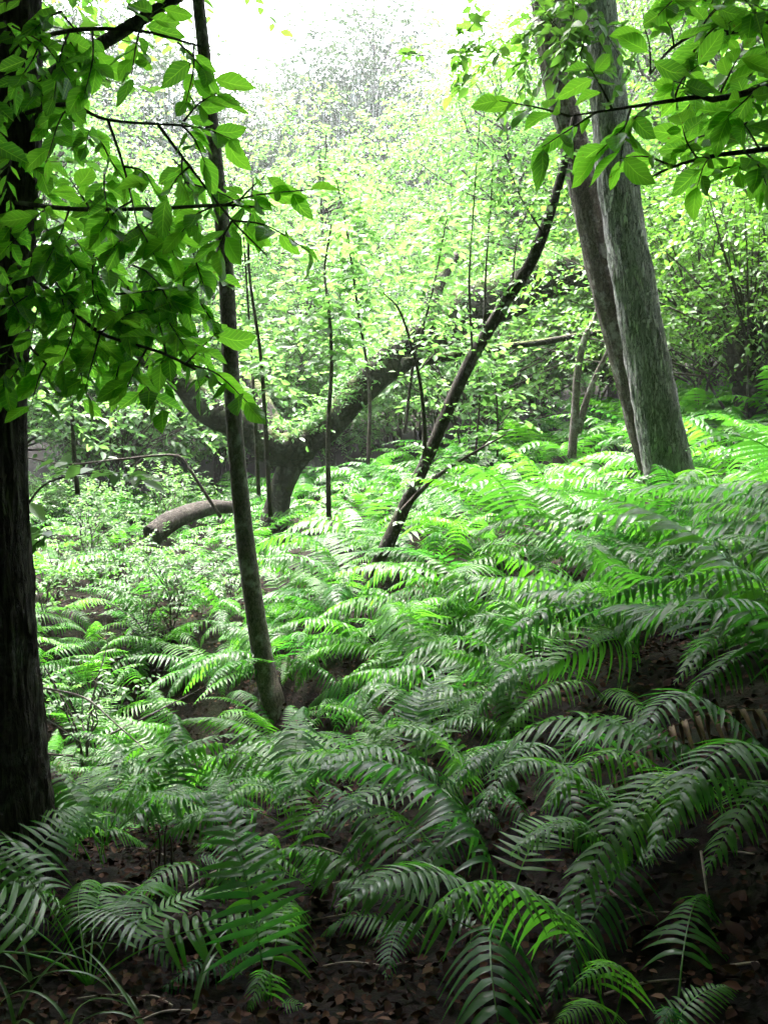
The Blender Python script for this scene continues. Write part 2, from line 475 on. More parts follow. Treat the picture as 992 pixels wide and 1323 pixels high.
def plain(name, c, rough=.7):
    m, n, l = mat(name)
    tc = n.new('ShaderNodeTexCoord')
    a = n.new('ShaderNodeTexNoise'); a.inputs['Scale'].default_value = 40; a.inputs['Detail'].default_value = 5
    l.new(tc.outputs['Object'], a.inputs['Vector'])
    cr = ramp(n, [(.3, tuple(x * .55 for x in c)), (.7, tuple(min(1, x * 1.4) for x in c))]); l.new(a.outputs['Fac'], cr.inputs[0])
    p = n.new('ShaderNodeBsdfPrincipled'); p.inputs['Roughness'].default_value = rough
    l.new(cr.outputs[0], p.inputs['Base Color'])
    bp = n.new('ShaderNodeBump'); bp.inputs['Strength'].default_value = .6; bp.inputs['Distance'].default_value = .01
    l.new(a.outputs['Fac'], bp.inputs['Height']); l.new(bp.outputs[0], p.inputs['Normal'])
    o = n.new('ShaderNodeOutputMaterial'); l.new(p.outputs[0], o.inputs[0])
    return m

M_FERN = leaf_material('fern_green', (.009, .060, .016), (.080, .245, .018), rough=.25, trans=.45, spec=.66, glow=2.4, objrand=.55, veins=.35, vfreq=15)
M_WITHER = plain('withered_frond', (.16, .085, .045), .7)
M_STALK = plain('fern_stalk', (.09, .13, .03), .5)
M_LEAF = leaf_material('broad_leaf', (.035, .12, .018), (.13, .30, .025), rough=.42, trans=.62, glow=2.75, spec=.45, veins=.45, vfreq=7, objrand=.6)
M_CROWN = leaf_material('crown_leaf', (.035, .095, .022), (.085, .19, .03), rough=.5, trans=.42, objrand=.2)
M_YOUNG = leaf_material('young_leaf', (.026, .075, .028), (.10, .205, .068), rough=.45, trans=.48, objrand=.2)
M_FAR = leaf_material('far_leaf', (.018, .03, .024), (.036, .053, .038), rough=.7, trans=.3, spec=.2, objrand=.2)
M_MOSS = plain('hanging_moss', (.20, .22, .19), .95)
M_BARK_DARK = bark_material('dark_furrowed_bark', (.008, .006, .005), (.05, .04, .033), furrow=26, stretch=.2, bump=1.0, lichen=.12)
M_BARK_GREY = bark_material('grey_ridged_bark', (.04, .037, .037), (.58, .56, .57), furrow=30, stretch=.26, bump=1.0, lichen=.55)
M_BARK_SPOT = bark_material('spotted_bark', (.018, .015, .013), (.13, .108, .098), furrow=30, stretch=.5, bump=.5, lichen=.5)
M_BARK_THIN = bark_material('twig_bark', (.012, .009, .008), (.06, .047, .04), furrow=40, stretch=.4, bump=.5, lichen=.2)
M_BARK_MOSS = bark_material('mossy_bark', (.006, .005, .004), (.035, .028, .024), furrow=9, stretch=1, bump=1.0, lichen=.1, moss=.6)
M_BARK_LEAN = bark_material('dark_lean_bark', (.010, .008, .007), (.05, .04, .035), furrow=30, stretch=.5, bump=.8, lichen=.25, moss=.35)
M_DEAD = plain('dead_stem', (.16, .12, .09), .7)
M_GREYSTEM = plain('grey_dead_stem', (.30, .26, .23), .7)
M_ROT = plain('rotten_wood', (.028, .012, .009), .9)
M_GROUND = ground_material()
M_LITTER = litter_material()
M_GRASS = leaf_material('grass_blade', (.03, .075, .02), (.07, .15, .04), rough=.35, trans=.35)

# ------------------------------------------------------------------ ground
def axis(lo, hi, c, fine, k, n):
    u = np.linspace(-1, 1, n)
    s = np.sinh(k * u) / np.sinh(k)
    return np.where(s < 0, c + s * (c - lo), c + s * (hi - c))
gx = axis(-300, 300, 0, 0, 6.6, 330)
gy = axis(-300, 400, 4.0, 0, 6.6, 330)
GX, GY = np.meshgrid(gx, gy)
GZ = ground(np.clip(GX, -160, 160), np.clip(GY, -160, 160))
idx = np.arange(GX.size).reshape(GX.shape)
gF = np.stack([idx[:-1, :-1], idx[:-1, 1:], idx[1:, 1:], idx[1:, :-1]], -1).reshape(-1, 4)
g_o = mesh_obj('ground', np.stack([GX, GY, GZ], -1).reshape(-1, 3), gF, M_GROUND)
tag(g_o, kind='structure')

# leaf litter: countless
nl = 60000
lx, ly = rng.uniform(-3.2, 4.2, nl), 1.2 + rng.uniform(0, 1, nl) ** 1.7 * 7.5
lp = np.stack([lx, ly, ground(lx, ly) + rng.uniform(.004, .03, nl)], -1)
lb = Bag()
lN = np.array([0, 0, 1.0]) + rng.normal(0, .6, (nl, 3))
lD = rng.normal(0, 1, (nl, 3)); lD[:, 2] *= .2
leaf_field(lp, lD, lN, rng.uniform(.014, .042, nl), lb, rng.uniform(0, 1, nl), wid=1.15)
tag(lb.build('leaf_litter', M_LITTER), 'dark brown fallen leaves covering the forest floor', 'leaf litter', kind='stuff')

# ------------------------------------------------------------------ fern fronds
def frond_arrays(P, r, pairs=26, lmax=.2, seg=5, droop=.5, width=.78, stipe=.26, crenate=False, fold=.25, cup=0.0, tone=.45):
    """P: rachis points from ground to tip. Returns leaflet bag and rachis tube"""
    P = np.asarray(P, float)
    n = len(P)
    L = np.concatenate([[0], np.cumsum(np.linalg.norm(np.diff(P, axis=0), axis=1))])
    total = L[-1]
    up = np.array([0, 0, 1.0])
    f = stipe + (1 - stipe) * (np.linspace(0, 1, pairs) ** .93)
    f = np.clip(f + r.normal(0, .002, pairs), 0, .996)
    u = (f - stipe) / (1 - stipe)
    def samp(A):
        return np.stack([np.interp(f * total, L, A[:, k]) for k in range(A.shape[1])], -1)
    T = norm(np.gradient(P, axis=0))
    pos, tan = samp(P), norm(samp(T))
    side0 = np.cross(T, up)
    gl = np.cross((P[-1] - P[0]) * np.array([1, 1, 0]), up)
    if np.linalg.norm(gl) < 1e-4: gl = np.array([1.0, 0, 0])
    side = norm(.35 * samp(side0) + norm(gl) * .65)
    side = norm(side - (side * tan).sum(-1, keepdims=True) * tan)
    nrm = np.cross(side, tan)
    nrm *= np.where(nrm[:, 2:3] < -.2, -1.0, 1.0)
    prof = np.clip((1 - u) ** .72, .0, 1) * np.clip(.72 + 1.6 * u, 0, 1)
    ln = total * lmax * prof * r.uniform(.9, 1.08, pairs) + .006
    space = total * (1 - stipe) / pairs
    bag = Bag()
    s = np.linspace(0, 1, seg + 1)
    w = np.clip(1 - s ** 2.4, 0, 1) * np.clip(.62 + 2.2 * s, 0, 1)
    if crenate:
        w = w * np.where(np.arange(seg + 1) % 2 == 0, .86, 1.06)
    w[-1] = 0.0
    for sg in (-1.0, 1.0):
        a = np.radians(np.interp(u, [0, .5, 1], [8, 20, 48])) + r.normal(0, .05, pairs)
        lng = ln * r.uniform(.93, 1.07, pairs)
        lng *= np.where(r.uniform(0, 1, pairs) < .05, r.uniform(.1, .7, pairs), 1.0)
        d0 = norm(sg * side * np.cos(a)[:, None] + tan * np.sin(a)[:, None] + nrm * (.10 + cup))
        dr = droop * r.uniform(.75, 1.3, pairs)
        C = pos[:, None] + lng[:, None, None] * (s[None, :, None] * d0[:, None]
            + tan[:, None] * (.16 * s ** 2)[None, :, None])
        C[..., 2] -= lng[:, None] * dr[:, None] * (s ** 1.8)[None, :]
        # keep the leaflet's length
        seglen = np.linalg.norm(C[:, -1] - C[:, 0], axis=1)
        C = pos[:, None] + (C - pos[:, None]) * (lng / np.maximum(seglen, 1e-5))[:, None, None]
        cd = norm(np.gradient(C, axis=1))
        wd = norm(tan[:, None] - (tan[:, None] * cd).sum(-1, keepdims=True) * cd)
        wn_ = np.cross(cd, wd) * sg
        wn_ *= np.where(wn_[..., 2:3] < 0, -1.0, 1.0)
        tw = r.normal(0, .16, (pairs, 1, 1))
        wd = norm(wd + wn_ * tw)
        hw = (.5 * width * np.minimum(space * 1.05, lng * .45))[:, None] * w[None, :]
        E1 = C + hw[..., None] * (wd + wn_ * fold)
        E2 = C + hw[..., None] * (-wd + wn_ * fold)
        V = np.stack([E1, C, E2], 2)                      # pairs, seg+1, 3, xyz
        k = 3 * (seg + 1)
        ii = np.arange(seg)[:, None] * 3
        q = np.concatenate([ii + np.array([[0, 1, 4, 3]]), ii + np.array([[1, 2, 5, 4]])])
        F = (np.arange(pairs)[:, None, None] * k + q[None]).reshape(-1, 4)
        U = np.stack([np.broadcast_to(np.array([0, .5, 1.0])[None, None], (pairs, seg + 1, 3)), np.broadcast_to(s[None, :, None], (pairs, seg + 1, 3))], -1)
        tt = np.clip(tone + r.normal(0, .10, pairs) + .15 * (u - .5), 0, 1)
        bag.add(V, F, U, np.repeat(tt, k))
    Rr = np.interp(L / total, [0, .3, 1], [.0042, .0026, .0007]) * (total / .8) ** .5
    V, Fs, U = tube(P, Rr, 4, cap=False)
    bag.add(V, Fs, U, np.full(len(V), .75))
    return bag

def arch_path(r, length=1.0, th0=20, th1=115, n=20, swing=.12, power=1.0):
    t = np.linspace(0, 1, n)
    th = np.radians(th0 + (th1 - th0) * t ** power)
    ds = length / (n - 1)
    az = swing * (t ** 1.5)
    x = np.cumsum(np.sin(th) * np.cos(az)) * ds
    y = np.cumsum(np.sin(th) * np.sin(az)) * ds
    z = np.cumsum(np.cos(th)) * ds
    P = np.stack([x, y, z], -1)
    return P - P[0]

def frond_mesh(seed, far=False):
    r = np.random.default_rng(seed)
    P = arch_path(r, 1.0, r.uniform(4, 34), r.uniform(90, 165), 18, r.normal(0, .45), r.uniform(.7, 1.5))
    b = frond_arrays(P, r, pairs=int(r.integers(20, 26)) if not far else 15, lmax=r.uniform(.19, .27), seg=5 if not far else 3,
                     droop=r.uniform(.2, 1.1), stipe=r.uniform(.2, .36), width=r.uniform(.6, .8) if not far else .9)
    return b.build('frond', M_FERN, mesh_only=True)
FRONDS = [frond_mesh(100 + i) for i in range(56)]
def dead_frond_mesh(seed):
    r = np.random.default_rng(seed)
    P = arch_path(r, 1.0, r.uniform(20, 45), r.uniform(120, 165), 16, r.normal(0, .4))
    return frond_arrays(P, r, pairs=18, lmax=.17, seg=5, droop=1.3, stipe=.25, width=.5, fold=.9).build('dead_frond', M_WITHER, mesh_only=True)
FRONDS_DEAD = [dead_frond_mesh(330 + i) for i in range(4)]

def small_frond_into(bag, seed, az, scale, off):
    r = np.random.default_rng(seed)
    P = arch_path(r, scale, r.uniform(8, 34), r.uniform(98, 150), 12, r.normal(0, .3), r.uniform(.8, 1.2))
    c, s = math.cos(az), math.sin(az)
    P = P @ np.array([[c, s, 0], [-s, c, 0], [0, 0, 1]]) + np.asarray(off)
    b = frond_arrays(P, r, pairs=15, lmax=r.uniform(.16, .22), seg=2, droop=r.uniform(.3, .8), width=.95)
    V, F, U, T = b.arrays()
    bag.add(V, F, U, T)

def slope_dir(x, y):
    e = .35
    gxx = gz(x + e, y) - gz(x - e, y)
    gyy = gz(x, y + e) - gz(x, y - e)
    return math.atan2(-gyy, -gxx)

def add_frond(fern, me, az, s, tilt=0.0, roll=0.0, sz=1.0):
    M = Matrix.Rotation(az, 4, 'Z') @ Matrix.Rotation(tilt, 4, 'Y') @ Matrix.Rotation(roll, 4, 'X') @ Matrix.Diagonal((s, s, s * sz, 1))
    return obj('frond', me, fern, M)

def scatter_fern(x, y, size, n, label, group, bias=1.0, r=rng):
    fern = empty('fern', (x, y, gz(x, y) - .01))
    tag(fern, label, 'fern', group)
    sd_ = slope_dir(x, y)
    a0 = r.uniform(0, 2 * PI)
    for k in range(n):
        az = a0 + 2 * PI * k / n + r.normal(0, .3)
        dl = (az - sd_ + PI) % (2 * PI) - PI
        az = sd_ + dl * (1 - .42 * bias)
        add_frond(fern, FRONDS[int(r.integers(len(FRONDS)))], az, size * r.uniform(.62, 1.15), r.normal(.05, .2), r.normal(0, .25), r.uniform(.8, 1.15))
    if r.uniform() < .45:
        o = add_frond(fern, FRONDS_DEAD[int(r.integers(len(FRONDS_DEAD)))], r.uniform(0, 6.28), size * r.uniform(.5, .85), r.uniform(.2, .6), r.normal(0, .3))
        o.name = 'dead_frond'
        o['label'] = 'withered brown frond'
    return fern

def hero_fern(gpx, gpy, fronds, label, extra=3, size=.6, seed=0, mat_=None, group=None, lmax=.22, ext_bias=1.2):
    tone = .95 if ('yellow' in label or 'bright' in label) else .05 if ('dark' in label or 'blue' in label or 'dim' in label or 'deep' in label) else .45  # sunlit and dim looks painted in as leaf tint, besides true leaf hue
    """a fern rooted where pixel (gpx,gpy) meets the ground; each frond passes a mid point and ends at a tip (photo pixel, depth offset)"""
    r = np.random.default_rng(900 + seed)
    G = hit(gpx, gpy)
    fern = empty('fern', G - np.array([0, 0, .01]))
    tag(fern, label, 'fern', group)
    for (mx, my, md, tx, ty, td) in fronds:
        Mp, Tp = at(mx, my, G[1] + md), at(tx, ty, G[1] + td)
        base = G + np.array([r.normal(0, .015), r.normal(0, .015), 0])
        Cc = 2 * Mp - (base + Tp) / 2
        t = np.linspace(0, 1, 24)[:, None]
        P = (1 - t) ** 2 * base + 2 * t * (1 - t) * Cc + t * t * Tp
        L = np.linalg.norm(np.diff(P, axis=0), axis=1).sum()
        b = frond_arrays(P - G, r, pairs=int(np.clip(25 * (L / .8) ** .4, 18, 29)), lmax=lmax * r.uniform(.9, 1.1) * (0.8 / max(L, .35)) ** .35, seg=9, droop=r.uniform(.4, .8), crenate=True,
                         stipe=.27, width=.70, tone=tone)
        b.build('frond', M_FERN, fern)
    sd_ = slope_dir(G[0], G[1])
    for k in range(extra):
        az = sd_ + r.normal(0, ext_bias)
        add_frond(fern, FRONDS[int(r.integers(len(FRONDS)))], az, size * r.uniform(.75, 1.1), r.normal(.05, .12), r.normal(0, .15))
    return fern

#HERO_FERNS
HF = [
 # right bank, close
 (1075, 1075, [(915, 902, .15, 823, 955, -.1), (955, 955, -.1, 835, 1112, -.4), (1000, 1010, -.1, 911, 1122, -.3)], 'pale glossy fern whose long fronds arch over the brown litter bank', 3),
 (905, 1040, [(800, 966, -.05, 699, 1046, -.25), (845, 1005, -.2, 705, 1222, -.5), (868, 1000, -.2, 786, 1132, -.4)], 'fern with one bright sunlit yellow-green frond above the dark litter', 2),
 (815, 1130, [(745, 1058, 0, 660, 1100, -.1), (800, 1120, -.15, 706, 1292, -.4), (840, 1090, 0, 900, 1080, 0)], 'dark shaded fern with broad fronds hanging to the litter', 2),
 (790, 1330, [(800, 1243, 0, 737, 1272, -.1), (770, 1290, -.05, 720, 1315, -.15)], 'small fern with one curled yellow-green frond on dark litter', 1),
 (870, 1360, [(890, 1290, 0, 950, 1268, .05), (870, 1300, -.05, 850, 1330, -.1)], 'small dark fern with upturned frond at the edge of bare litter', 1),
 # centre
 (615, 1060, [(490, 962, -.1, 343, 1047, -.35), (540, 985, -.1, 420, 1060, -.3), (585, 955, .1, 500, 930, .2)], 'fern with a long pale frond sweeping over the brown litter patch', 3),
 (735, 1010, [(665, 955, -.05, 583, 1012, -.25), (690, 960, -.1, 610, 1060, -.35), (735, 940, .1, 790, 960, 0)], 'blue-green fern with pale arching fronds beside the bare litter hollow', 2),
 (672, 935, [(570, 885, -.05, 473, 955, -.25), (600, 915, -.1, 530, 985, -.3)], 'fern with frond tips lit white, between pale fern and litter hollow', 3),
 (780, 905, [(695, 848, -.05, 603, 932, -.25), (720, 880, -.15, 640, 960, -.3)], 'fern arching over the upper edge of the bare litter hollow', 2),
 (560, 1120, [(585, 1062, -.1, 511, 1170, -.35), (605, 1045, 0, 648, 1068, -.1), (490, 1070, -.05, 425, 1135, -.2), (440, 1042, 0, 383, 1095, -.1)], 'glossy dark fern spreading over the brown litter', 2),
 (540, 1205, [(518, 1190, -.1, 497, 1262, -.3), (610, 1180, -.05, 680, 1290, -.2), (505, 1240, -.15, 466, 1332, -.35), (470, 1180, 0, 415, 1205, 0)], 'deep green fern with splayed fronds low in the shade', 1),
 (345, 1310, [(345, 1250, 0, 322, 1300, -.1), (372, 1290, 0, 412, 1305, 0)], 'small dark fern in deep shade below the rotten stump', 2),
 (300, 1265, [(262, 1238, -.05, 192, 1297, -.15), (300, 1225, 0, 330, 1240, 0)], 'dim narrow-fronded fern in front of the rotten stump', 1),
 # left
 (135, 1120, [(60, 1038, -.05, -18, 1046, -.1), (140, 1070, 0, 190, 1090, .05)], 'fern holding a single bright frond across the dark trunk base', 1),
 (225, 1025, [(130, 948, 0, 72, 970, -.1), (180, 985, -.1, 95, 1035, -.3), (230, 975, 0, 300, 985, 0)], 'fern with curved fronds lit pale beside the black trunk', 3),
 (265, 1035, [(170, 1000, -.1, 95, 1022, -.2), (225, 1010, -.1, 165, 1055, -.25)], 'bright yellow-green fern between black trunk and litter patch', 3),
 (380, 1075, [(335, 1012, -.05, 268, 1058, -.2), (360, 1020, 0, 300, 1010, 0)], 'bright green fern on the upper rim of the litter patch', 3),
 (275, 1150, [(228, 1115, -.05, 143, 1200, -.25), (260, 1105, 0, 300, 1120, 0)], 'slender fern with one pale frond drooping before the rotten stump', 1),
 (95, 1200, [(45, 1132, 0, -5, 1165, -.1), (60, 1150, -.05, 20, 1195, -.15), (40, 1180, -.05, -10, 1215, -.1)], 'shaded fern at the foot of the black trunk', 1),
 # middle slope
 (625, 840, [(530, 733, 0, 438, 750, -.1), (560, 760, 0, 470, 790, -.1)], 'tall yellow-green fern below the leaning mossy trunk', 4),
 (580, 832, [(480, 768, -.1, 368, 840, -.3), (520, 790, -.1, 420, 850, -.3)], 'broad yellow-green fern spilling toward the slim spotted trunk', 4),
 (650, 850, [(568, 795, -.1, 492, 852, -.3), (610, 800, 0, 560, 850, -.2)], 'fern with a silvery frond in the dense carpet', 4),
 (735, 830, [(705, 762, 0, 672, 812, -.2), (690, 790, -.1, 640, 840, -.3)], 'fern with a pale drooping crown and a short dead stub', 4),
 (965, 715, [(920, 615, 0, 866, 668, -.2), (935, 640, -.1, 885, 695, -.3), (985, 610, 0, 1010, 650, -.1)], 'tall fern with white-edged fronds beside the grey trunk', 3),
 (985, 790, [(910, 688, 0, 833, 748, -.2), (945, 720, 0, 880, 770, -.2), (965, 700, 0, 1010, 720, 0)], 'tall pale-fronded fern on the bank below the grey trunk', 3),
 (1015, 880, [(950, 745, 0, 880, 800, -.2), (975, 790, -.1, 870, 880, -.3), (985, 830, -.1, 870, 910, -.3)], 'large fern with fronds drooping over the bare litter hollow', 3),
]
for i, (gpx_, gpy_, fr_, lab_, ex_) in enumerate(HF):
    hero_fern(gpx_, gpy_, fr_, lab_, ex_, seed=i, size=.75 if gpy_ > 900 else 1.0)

# scattered ferns (ground kept bare where the photograph shows litter or the dark hollow)
BARE = [(840, 905, 80, 42), (280, 940, 80, 58), (390, 735, 28, 18), (340, 1120, 110, 45), (910, 1200, 130, 110), (230, 1200, 80, 55), (610, 1275, 60, 50),
        (130, 800, 45, 32), (330, 900, 30, 40), (690, 1165, 60, 50), (-20, 1100, 130, 130), (860, 1010, 70, 40), (420, 1260, 60, 50), (868, 650, 45, 30), (495, 765, 42, 32), (640, 1010, 50, 26), (760, 545, 50, 14)]
def bare(px, py):
    return any(((px - a) / c) ** 2 + ((py - b) / d) ** 2 < 1 for a, b, c, d in BARE)
ZONES = [
 # name, y range, spacing, size, count limit
 ('near', (2.2, 4.6), .38, .95, 70),
 ('mid', (4.6, 8.2), .42, 1.08, 130),
 ('far', (8.2, 15.0), .52, 1.05, 170)]
LAB = {
 'near_r': ('green fern in the carpet on the near right-hand bank'.replace('right-hand ', ''), 'ferns on the near bank'),
 'near_l': ('green fern near the foot of the black trunk', 'ferns near the black trunk'),
 'mid_r': ('lush fern in the dense carpet below the twin leaning trunks', 'ferns carpeting the slope below the twin trunks'),
 'mid_l': ('fern lining the dark hollow beside the slim spotted trunk', 'ferns around the dark hollow'),
 'far_r': ('bright fern on the upper slope around the forked sapling', 'ferns on the upper slope'),
 'far_l': ('bright fern under the fallen mossy tree', 'ferns under the fallen tree')}
pts = [tuple(o.location[:2]) for o in COL.objects if o.name.startswith('fern') and o.type == 'EMPTY']
for name, (y0, y1), sp, size, lim in ZONES:
    r = np.random.default_rng({'near': 41, 'mid': 42, 'far': 43}[name])
    got = 0
    for _ in range(6000):
        if got >= lim: break
        y = math.sqrt(r.uniform(y0 ** 2, y1 ** 2))
        x = r.uniform(-.48, .52) * y + r.normal(0, .1)
        z = gz(x, y)
        px, py, _d = proj(np.array([x, y, z]))
        if bare(px, py): continue
        left = px < 400 + (py - 700) * .1
        s_ = sp * (1.0 if not left else .95)
        if any((x - a) ** 2 + (y - b) ** 2 < s_ * s_ for a, b in pts): continue
        pts.append((x, y)); got += 1
        lab, grp = LAB[name + ('_l' if left else '_r')]
        if not left and name == 'mid':
            w_ = ' beside the leaning thin trunk' if px < 560 else ' on the open slope' if px < 790 else ' at the foot of the thick grey trunk'
            lab, grp = 'lush fern in the dense carpet' + w_, 'ferns' + w_
        if not left and name == 'far':
            w_ = ' behind the leaning thin trunk' if px < 640 else ' around the forked sapling' if px < 810 else ' up the slope behind the thick grey trunk'
            lab, grp = 'bright fern' + w_, 'far ferns' + w_
        if not left and name == 'near':
            w_ = ' around the brown litter patch' if px < 600 else ' around the bare litter hollow'
            lab, grp = 'green fern in the near bank' + w_, 'near ferns' + w_
        sc_ = size * r.uniform(.55, 1.2) * (.8 if left else 1.12 if px > 540 else 1.0)
        if name == 'far':
            b = Bag()
            n_ = 7
            a0 = r.uniform(0, 6.28)
            for k in range(n_):
                small_frond_into(b, int(r.integers(1e9)), a0 + k * 2 * PI / n_ + r.normal(0, .25), sc_ * r.uniform(.8, 1.15), (0, 0, 0))
            o = b.build('fern', M_FERN)
            o.location = (x, y, z - .01)
            tag(o, lab, 'fern', grp)
        else:
            scatter_fern(x, y, sc_, int(r.integers(6, 9)), lab, grp, r=r)

# ------------------------------------------------------------------ trees
def px_path(pts, n):
    return smooth_path([at(*p) for p in pts], n)

def crown_mesh(parent, C, rad, nclus, ntw, nleaf, leaf, lmat, wmat, start, r, origin, tint=(.2, .9), twl=.5, crad=.9, droop=.25, limb_r=.05, flat=.6, name='crown', wid=1.0, droopy=0.0, branches=True):
    """clumped crown: cluster centres inside an ellipsoid, limbs to them, leafy twigs around them"""
    C, rad, start = np.asarray(C, float), np.asarray(rad, float), np.asarray(start, float)
    u = norm(r.normal(0, 1, (nclus, 3)))
    cc = C + u * rad * (r.uniform(.25, 1, (nclus, 1)) ** .5)
    wood, leafb = Bag(), Bag()
    if branches:
        for c in cc:
            s0 = start[int(r.integers(len(start)))] if start.ndim == 2 else start
            mid = (s0 * .5 + c * .5) + r.normal(0, .12, 3) * np.linalg.norm(c - s0) + np.array([0, 0, .08]) * np.linalg.norm(c - s0)
            P = smooth_path([s0, mid, c], 7)
            V, Fs, U = tube(P, np.linspace(limb_r, limb_r * .25, 7), 5, cap=False)
            wood.add(V - origin, Fs, U)
    K = nclus * ntw
    ci = np.repeat(np.arange(nclus), ntw)
    off = r.normal(0, 1, (K, 3)) * np.array([1, 1, flat])
    P0 = cc[ci] + off * crad * .42
    D = off * .7 + .5 * norm(cc[ci] - C) + r.normal(0, .35, (K, 3))
    D[:, 2] = D[:, 2] * .5 + .05 - droopy
    tcl = r.uniform(tint[0], tint[1], nclus)
    twig_leaves(P0 - origin, D, twl * r.uniform(.6, 1.3, K), nleaf, leaf, leafb, wood if branches else None, wr=max(.0025, limb_r * .06), droop=droop, tint=tint, r=r, wid=wid)
    if branches:
        tag(wood.build('branches', wmat, parent), kind='stuff')
    return leafb.build(name, lmat, parent)

def trunk_obj(parent, P, R, m, origin, sides=20, rough=.05, seed=0, flare=0.0, name='trunk', ridge=0.0):
    R = np.asarray(R, float).copy()
    if ridge:
        R = np.interp(np.linspace(0, 1, 300), np.linspace(0, 1, len(P)), R)
        P = smooth_path(P, 300)
        sides = 110
    n = len(P)
    if flare:
        L = np.concatenate([[0], np.cumsum(np.linalg.norm(np.diff(P, axis=0), axis=1))])
        R = R * (1 + flare * np.exp(-L / .22))
    V, Fs, U = tube(P - origin, R, sides, rough, seed, ridge=ridge)
    return mesh_obj(name, V, Fs, m, parent, U)

# -- near leaves, each one a part
def big_leaf_mesh(seed, blunt=False):
    r = np.random.default_rng(seed)
    n = 9
    t = np.linspace(0, 1, n)
    w = .255 * np.sin(PI * np.clip(t, 0, 1) ** (.82 if not blunt else .95)) ** .85
    w[0] = .012; w[-1] = 0.0
    bend = r.uniform(-.08, .22); fold = r.uniform(.05, .4); cur = r.normal(0, .05)
    C = np.stack([t, cur * np.sin(PI * t), -bend * t ** 2], -1)
    k = 1 + .05 * np.sin(t * 17 + r.uniform(0, 6))
    rows = []
    for i in range(n):
        for sgn in (-1, -.5, 0, .5, 1):
            rows.append(C[i] + np.array([-.06 * abs(sgn) * w[i], sgn * w[i] * k[i], fold * abs(sgn) * w[i] + .02 * math.sin(9 * t[i] + 3 * sgn)]))
    V = np.array(rows)
    idx = np.arange(n * 5).reshape(n, 5)
    F = np.stack([idx[:-1, :-1], idx[:-1, 1:], idx[1:, 1:], idx[1:, :-1]], -1).reshape(-1, 4)
    U = np.stack([np.tile(np.array([0, .25, .5, .75, 1.0]), n), np.repeat(t, 5)], -1)
    # short leaf stalk
    pv, pf, pu = tube(np.array([[-.12, 0, .01], [-.05, 0, 0], [.04, 0, 0]]), .010, 4, cap=False)
    b = Bag(); b.add(V, F, U, np.full(len(V), .5)); b.add(pv, pf, pu, np.full(len(pv), .8))
    return b.build('leaf', M_LEAF, mesh_only=True)
LEAVES = [big_leaf_mesh(700 + i, i % 3 == 0) for i in range(10)]

def leafy_twig(parent, origin, A, B, n, size, r, wood, sag=.06, mesh=LEAVES, both=True, jitter=.35, into=None):
    A, B = np.asarray(A), np.asarray(B)
    L = np.linalg.norm(B - A)
    m = (A + B) / 2 + np.array([0, 0, sag * L]) + r.normal(0, .04, 3) * L
    P = smooth_path([A, m, B], 10)
    V, Fs, U = tube(P - origin, np.linspace(.0035, .0012, 10), 5, cap=False)
    wood.add(V, Fs, U)
    T = norm(np.gradient(P, axis=0))
    for k in range(n):
        f = .12 + .88 * (k + .5 * r.uniform()) / max(1, n - .5)
        f = min(f, 1.0)
        p = np.array([np.interp(f * 9, np.arange(10), P[:, j]) for j in range(3)])
        t = T[int(round(f * 9))]
        sd_ = norm(np.cross(t, np.array([0, 0, 1.0])))
        sg = 1 if k % 2 else -1
        if k == n - 1: sg = 0
        d = norm(.65 * t + .85 * sg * sd_ + np.array([0, 0, -.38]) + r.normal(0, jitter, 3))
        up = norm(np.array([0, .55, .85]) + r.normal(0, .38, 3))
        up = norm(up - (up @ d) * d)
        b = np.cross(up, d)
        s = size * r.uniform(.5, 1.3)
        M = Matrix(((d[0] * s, b[0] * s, up[0] * s, p[0] - origin[0] + d[0] * s * .1), (d[1] * s, b[1] * s, up[1] * s, p[1] - origin[1] + d[1] * s * .1),
                    (d[2] * s, b[2] * s, up[2] * s, p[2] - origin[2] + d[2] * s * .1), (0, 0, 0, 1)))
        if into is None:
            obj('leaf', mesh[int(r.integers(len(mesh)))], parent, M)
        else:
            leaf_field((p - origin)[None], d[None], up[None], np.array([s]), into, np.array([r.uniform(0, 1)]))

#LEFT_TREE
r = np.random.default_rng(21)
P = px_path([(0, 1180, 3.05), (-3, 1110, 3.05), (-6, 1000, 3.05), (-12, 750, 3.05), (-14, 520, 3.08), (4, 300, 3.12), (18, 120, 3.2), (20, -60, 3.3), (10, -420, 3.5), (0, -800, 3.8)], 70)
orig = np.array([P[0][0], P[0][1], gz(P[0][0], P[0][1])])
lt = empty('black_trunked_tree', orig)
tag(lt, 'dark furrowed trunk with broad green leaves hanging from its branches', 'tree')
R_ = np.interp(np.linspace(0, 1, 70), [0, .12, .35, .55, .75, 1], [.225, .195, .135, .105, .08, .04])
trunk_obj(lt, P, R_, M_BARK_DARK, orig, 40, .05, 3, .25, ridge=.10)
wood = Bag()
BR = [[(20, 150, 3.15), (85, 135, 2.8), (140, 155, 2.65), (235, 162, 2.5)],
      [(5, 330, 3.1), (70, 380, 2.8), (130, 430, 2.65), (215, 458, 2.55), (300, 505, 2.5)],
      [(18, 60, 3.2), (90, 40, 2.7), (180, 40, 2.6), (260, 60, 2.55)],
      [(10, 260, 3.1), (90, 270, 2.8), (190, 270, 2.6), (290, 265, 2.5), (350, 270, 2.45)],
      [(0, 420, 3.1), (30, 440, 2.8), (60, 470, 2.65)]]
for b_ in BR:
    Q = px_path(b_, 16)
    V, Fs, U = tube(Q - orig, np.linspace(.008, .003, 16), 6, .1, 2, cap=False)
    mesh_obj('branch', V, Fs, M_BARK_THIN, lt, U)
